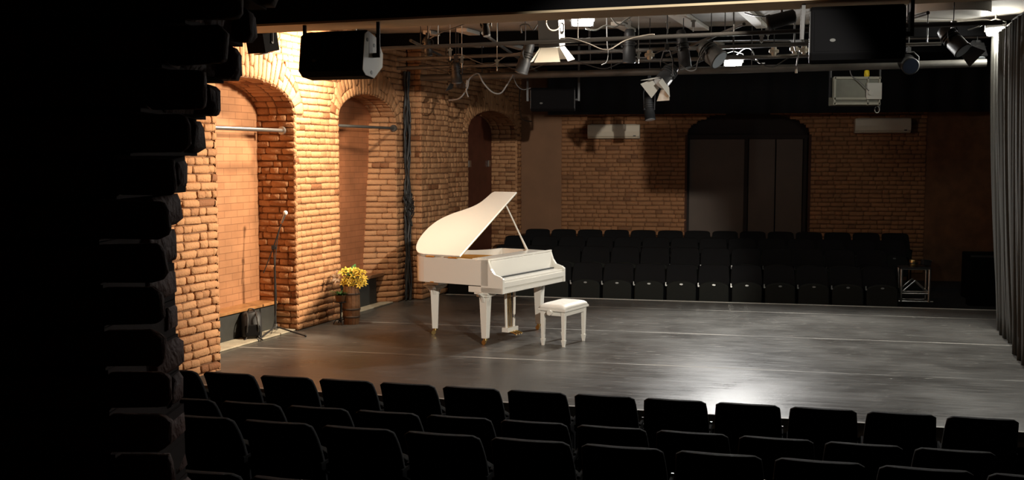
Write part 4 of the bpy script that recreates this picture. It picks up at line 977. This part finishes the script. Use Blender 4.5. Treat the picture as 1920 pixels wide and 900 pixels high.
curtain('grey-black side curtain furthest back, its folds lit from above', [(6.02, 13.5), (5.55, 11.9)], .0, 3.66, 110, 3, .05, .24)
curtain('black side curtain in the middle of the right edge', [(5.52, 11.9), (5.12, 10.45)], .0, 3.66, 90, 5, .05, .16)
curtain('black side curtain nearest the viewer at the right edge', [(5.14, 10.4), (4.86, 9.3)], .0, 3.66, 70, 8, .045, .08, 'border')
# ================================================================== MIC STAND
mb_ = fl(517, 627); t = thing('microphone_stand', 'black boom microphone stand on a tripod base beside the first niche', 'microphone stand', mb_)
pt = lambda px, py: at(px, py, mb_.y) - mb_
m = MB(); m.cyl((0, 0, .08), (pt(515, 500).x, 0, pt(515, 500).z), .013); m.cyl((pt(515, 500).x, 0, pt(515, 500).z), (pt(513, 466).x, 0, pt(513, 466).z), .008); m.build('pole', M['black'], t)
for q in ((573, 632), (484, 640), (524, 617)):
    e = fl(*q) - mb_; m = MB(); m.cyl((0, 0, .10), (e.x, e.y, .015), .010); m.sph((e.x, e.y, .016), .016); m.build('leg', M['black'], t)
m = MB(); m.cyl((0, 0, .06), (0, 0, .13), .024); m.build('hub', M['steel'], t)
bm_ = MB(); bm_.cyl(pt(494, 512), pt(513, 463), .006); bm_.cyl(pt(513, 463), pt(527, 420), .008); bo_ = bm_.build('boom', M['black'], t)
m = MB(); m.box(pt(513, 464), (.05, .04, .05)); m.cyl(pt(513, 464), pt(519, 465), .014); m.build('joint', M['black'], t, bevel=.004)
mc = thing('microphone', 'microphone with pale round head held on the boom stand', 'microphone', pt(528, 418) + mb_)
m = MB(); a = Vector((0, 0, 0)); b = pt(534, 402) - pt(528, 418); m.cyl(a, b, .012, .017); m.build('handle', M['steel'], mc); m = MB(); m.sph(b + b.normalized() * .02, .029); m.build('head', M['reflector'], mc)
m = MB(); m.tube(smoothpts([pt(527, 420), pt(520, 450), pt(517, 500) + Vector((0, -.03, 0)), pt(519, 570) + Vector((0, -.02, 0)), pt(512, 622) + Vector((0, -.05, .02)), fl(500, 632) - mb_ + Vector((0, 0, .01)), fl(480, 628) - mb_ + Vector((0, 0, .01))], 6), .005); m.build('cable', M['cable'], t)
# ================================================================== BACKPACK
bp_ = fl(472, 636); t = thing('backpack', 'black backpack slumped on the floor against the niche base', 'backpack', bp_, R(20)); t.scale = (.9, .9, .8)
m = MB(); prof = [(0, .0), (.30, .02), (.34, .12), (.30, .26), (.22, .38), (.12, .42), (.03, .36), (-.02, .2)]
nseg = 10; vs = []; 
def bpk(u, v): return None
sec = smoothpts([(x, z, 0) for x, z in prof] + [(0, 0, 0)], 4)[:-1]; n = len(sec); cx, cz = .15, .19; ks = [(-.13, .55), (-.115, .85), (-.06, 1), (0, 1.04), (.06, 1), (.115, .85), (.13, .55)]
for y, k in ks:
    for p_ in sec: vs.append((-y * 1.0, cx - (cx + (p_.x - cx) * k) * .8, max(.004, cz + (p_.y - cz) * (k * .5 + .5))))
F = [(j * n + i, j * n + (i + 1) % n, (j + 1) * n + (i + 1) % n, (j + 1) * n + i) for j in range(len(ks) - 1) for i in range(n)] + [tuple(range(n))[::-1], tuple(range((len(ks) - 1) * n, len(ks) * n))]
m.add(vs, F, True); m.build('bag', M['black'], t)
m = MB()
for sx in (-.06, .06): m.tube(smoothpts([(sx, -.02, .40), (sx, -.12, .34), (sx * 1.2, -.16, .2), (sx * 1.3, -.13, .06), (sx * 2, -.2, .015)], 5), .012, 6)
m.build('strap', M['cable'], t)
m = MB(); m.prism(rounded(.2, .17, .04, 4, y0=.07), -.02, .02, lambda x, y, z: (x, -.115 + z - .02, y)); m.build('front_pocket', M['vinyl'], t, bevel=.012)
m = MB(); m.tube(smoothpts([(-.04, .02, .41), (-.03, .0, .455), (.03, .0, .455), (.04, .02, .41)], 4), .008); m.build('grab_handle', M['black'], t)
# ================================================================== BARREL, PLANT, FLOWERS
br = fl(659, 607); t = thing('barrel', 'slim brown wooden barrel standing on the stage before the second niche', 'barrel', br)
m = MB(); NS = 14
for k in range(NS):
    a0, a1 = 2 * PI * k / NS + .012, 2 * PI * (k + 1) / NS - .012; vs = []
    hs_ = [(0, .100), (.12, .112), (.25, .116), (.38, .112), (.50, .098)]
    for z, r in hs_:
        for rr_ in (r - .014, r):
            for a in (a0, a1): vs.append((rr_ * math.cos(a), rr_ * math.sin(a), z))
    F = []
    for i in range(4):
        b = 4 * i; F += [(b + 2, b + 3, b + 7, b + 6), (b + 1, b, b + 4, b + 5), (b, b + 2, b + 6, b + 4), (b + 3, b + 1, b + 5, b + 7)]
    F += [(0, 1, 3, 2), (16, 18, 19, 17)]; m.add(vs, F)
m.build('staves', M['barrel'], t)
m = MB()
for z, r in ((.10, .113), (.20, .118), (.40, .113)):
    m = MB(); m.lathe([(r - .004, z - .012), (r + .003, z - .012), (r + .003, z + .012), (r - .004, z + .012)], 28); m.build('hoop', M['door_dark'], t)
m = MB(); m.cyl((0, 0, .02), (0, 0, .035), .095); m.cyl((0, 0, .44), (0, 0, .45), .09); m.build('head', M['wood'], t)
# flower bouquet in a wooden box on the barrel
fb = thing('flower_bouquet', 'bouquet of yellow lilies with one white lily on top of the wooden barrel', 'flowers', br + Vector((0, 0, .45)))
m = MB(); m.lathe([(.03, 0), (.05, .02), (.055, .10), (.045, .14), (.05, .16)], 14); m.build('vase', M['barrel'], fb)
def flower(c, d, size, ma, name='flower'):
    q = Vector(d).normalized().to_track_quat('Z', 'Y').to_matrix().to_4x4(); m = MB()
    for k in range(6):
        m.mat = Matrix.Translation(c) @ q @ Matrix.Rotation(k * PI / 3 + rnd.random() * .2, 4, 'Z'); w_ = size * .2; tl = rnd.uniform(.1, .5)
        vs = [(-.003, 0, 0), (.003, 0, 0), (w_, size * .5, size * (.35)), (-w_, size * .5, size * .35), (w_ * .6, size * .85, size * (.42 - tl * .2)), (-w_ * .6, size * .85, size * (.42 - tl * .2)), (0, size * 1.05, size * (.34 - tl * .4))]
        vs += [(x, y, z - .003) for x, y, z in vs]
        m.add(vs, [(0, 1, 2, 3), (3, 2, 4, 5), (5, 4, 6), (10, 9, 8, 7), (12, 11, 9, 10), (13, 11, 12)], True)
    m.mat = Matrix.Identity(4); o = m.build(name, M[ma], fb); 
    m = MB(); m.mat = Matrix.Translation(c) @ q; 
    for k in range(4): m.cyl((0, 0, 0), (.012 * math.cos(k * 1.6), .012 * math.sin(k * 1.6), size * .6), .0018, n=4)
    m.build('stamens', M['door_dark'], o)
spots = []
for i in range(26):
    px, py = rnd.uniform(642, 684), rnd.uniform(506, 538)
    if (px - 664) ** 2 / 24 ** 2 + (py - 522) ** 2 / 18 ** 2 > 1: continue
    spots.append((px, py))
spots += [(640, 512), (648, 508), (654, 518), (678, 520), (684, 522), (674, 532), (662, 534), (668, 514), (658, 526), (650, 524)]
for px, py in spots:
    p = at(px, py, br.y + rnd.uniform(-.12, .08)) - fb.location; flower(p, (p.x * 1.5, -.6 + rnd.uniform(-.3, .3), .5 + p.z), rnd.uniform(.045, .065), 'petal')
p = at(634, 521, br.y - .05) - fb.location; flower(p, (-.8, -.7, .2), .10, 'petalw', 'white_flower'); fb.children[-1]
m = MB()
for px, py in spots: p = at(px, py, br.y) - fb.location; m.tube(smoothpts([(0, 0, .12), (p.x * .4, 0, .2), (p.x, p.y, p.z)], 3), .003, 5)
for i in range(26):
    a = rnd.uniform(0, 2 * PI); r = rnd.uniform(.06, .15); z = rnd.uniform(.15, .32)
    c = Vector((r * math.cos(a), r * math.sin(a), z)); d = Vector((math.cos(a) * .05, math.sin(a) * .05, rnd.uniform(-.02, .04))); s_ = Vector((-math.sin(a), math.cos(a), 0)) * .014
    m.add([c - d, c + s_, c + d, c - s_, c - d + Vector((0, 0, -.003)), c + s_ + Vector((0, 0, -.003)), c + d + Vector((0, 0, -.003)), c - s_ + Vector((0, 0, -.003))], [(0, 1, 2, 3), (7, 6, 5, 4)])
m.build('foliage', M['leaf'], fb)
pl_ = fl(639, 609); t = thing('plant_stand', 'thin black metal plant stand left of the wooden barrel', 'plant stand', pl_)
m = MB(); m.cyl((0, 0, .03), (0, 0, .28), .010); m.sph((0, 0, .285), .016); m.sph((0, 0, .06), .018); m.cyl((0, 0, .28), (0, 0, .298), .02); m.build('pole', M['black'], t)
m = MB()
for k in range(4):
    a = R(25 + 90 * k); m.tube(smoothpts([(0, 0, .06), (.06 * math.cos(a), .06 * math.sin(a), .07), (.10 * math.cos(a), .10 * math.sin(a), .012)], 4), .007)
m.build('foot', M['black'], t)
m = MB(); m.cyl((0, 0, .298), (0, 0, .305), .085, n=20); m.build('tray', M['black'], t)
t = thing('potted_grass_plant', 'small green leafy plant in a dark pot on the black stand', 'plant', pl_ + Vector((0, 0, .305)))
m = MB(); m.lathe([(.05, 0), (.055, .005), (.072, .08), (.076, .085), (.066, .085), (.05, .03)], 18); m.build('pot', M['barrel'], t)
m = MB()
for i in range(70):
    a = rnd.uniform(0, 2 * PI); L_ = rnd.uniform(.08, .15); up = rnd.uniform(.5, 1.2); pts = []
    for k in range(5): u = k / 4; pts.append(Vector((math.cos(a) * L_ * u, math.sin(a) * L_ * u, .07 + L_ * up * u * (1 - .55 * u))))
    s_ = Vector((-math.sin(a), math.cos(a), 0)); vs = []
    for k, p in enumerate(pts): w_ = .008 * (1 - abs(k / 4 - .4)); vs += [p - s_ * w_, p + s_ * w_]
    vs += [v - Vector((0, 0, .002)) for v in vs]
    m.add(vs, [(2 * k, 2 * k + 1, 2 * k + 3, 2 * k + 2) for k in range(4)] + [(10 + 2 * k + 2, 10 + 2 * k + 3, 10 + 2 * k + 1, 10 + 2 * k) for k in range(4)], True)
m.build('leaves', M['leaf'], t)
# ================================================================== TRUSS STAND AND DRUM AT THE RIGHT
ts = fl(1732, 573, 0); ts = Vector((ts.x, ts.y + .35, -.0)); HT = .0
to = thing('truss_stand', 'short aluminium truss stand at the right end of the far front row', 'truss stand', ts, -A10); 
m = MB()
for sx in (-.2, .2):
    for y in (0, .25): m.cyl((sx, y, .0), (sx, y, .50), .022)
m.build('upright', M['alu'], to)
m = MB()
for y in (0, .25):
    m.cyl((-.2, y, .14), (0, y, .33), .012); m.cyl((.2, y, .14), (0, y, .33), .012); m.cyl((-.2, y, .13), (.2, y, .13), .016); m.cyl((-.26, y, .012), (.26, y, .012), .016); m.cyl((-.2, y, .5), (.2, y, .5), .012)
for x in (-.2, .2): m.cyl((x, 0, .13), (x, .25, .13), .012); m.cyl((x, 0, .5), (x, .25, .5), .012)
m.build('brace', M['alu'], to)
m = MB(); m.box((0, .125, .52), (.44, .32, .02)); m.build('top_plate', M['black'], to, bevel=.003)
t = thing('brass_drum', 'small brass cylinder on top of the truss stand', 'cylinder', ts + Vector((0, .1, .53))); m = MB(); m.lathe([(.055, 0), (.06, .004), (.06, .10), (.055, .104)], 20); m.build('shell', M['brass'], t)
m = MB(); m.lathe([(.064, .046), (.066, .05), (.066, .06), (.064, .064)], 20); m.build('band', M['black'], t)
t = thing('clip_lamp', 'small dark lamp head with bright edge beside the brass cylinder', 'lamp', ts + Vector((.19, .1, .53))); m = MB(); m.box((.0, 0, .06), (.13, .1, .08), Matrix.Rotation(R(8), 3, 'Y')); m.cyl((0, 0, 0), (0, 0, .03), .02); m.build('head', M['black'], t, bevel=.01); m = MB(); m.box((.0, -.045, .104), (.14, .02, .008), Matrix.Rotation(R(8), 3, 'Y')); m.build('rim', M['alu'], t)
fc = Q(ub(1795, 500), 2.6, HALL); t = thing('flight_case', 'black equipment case in the dark corner behind the side curtain', 'case', fc, -A10)
m = MB(); m.box((0, 0, .55), (.9, .6, 1.06)); m.build('body', M['matte'], t, bevel=.02); m = MB()
for z in (.05, 1.05): m.box((0, -.305, z), (.9, .012, .03))
m.build('edging', M['black'], t); m = MB()
for sx in (-.38, .38): m.cyl((sx - .02, 0, .03), (sx + .02, 0, .03), .03)
m.build('wheel', M['black'], t)
t = thing('hanging_plug', 'pale plug at the end of the thin lead hanging over the far seats', 'plug', at(1493, 137, 13.4)); m = MB(); m.cyl((0, 0, 0), (0, 0, .05), .016, .010); m.build('body', M['cream'], t)
# lamps that hang where the wall wash and side wash come from
for lab, px_, zz_, aim_ in (('black lamp hidden close behind the left loudspeaker', WL, 3.86, (-1, .2, -.3)), ('black lamp under the ceiling aimed at the left brick piers', SW, 3.86, (-1, .3, -.25))):
    cc = px_ - Vector(aim_).normalized() * .22; t = thing('stage_lamp', lab, 'stage lamp', cc, 0, 'stage lamps on the grid'); qq = Vector(aim_).to_track_quat('-Z', 'Y').to_matrix().to_4x4()
    m = MB(); m.mat = qq; m.lathe([(.04, .15), (.07, .13), (.075, -.1), (.085, -.11), (.085, -.15), (.07, -.15)], 18); m.build('body', M['black'], t)
    m = MB(); m.mat = qq; m.cyl((0, 0, -.156), (0, 0, -.15), .065, n=18); m.build('lens', M['glass'], t)
    m = MB(); m.cyl((0, 0, .06), (0, 0, ZC - cc.z - .005), .012, n=8); m.build('hanger', M['black'], t)
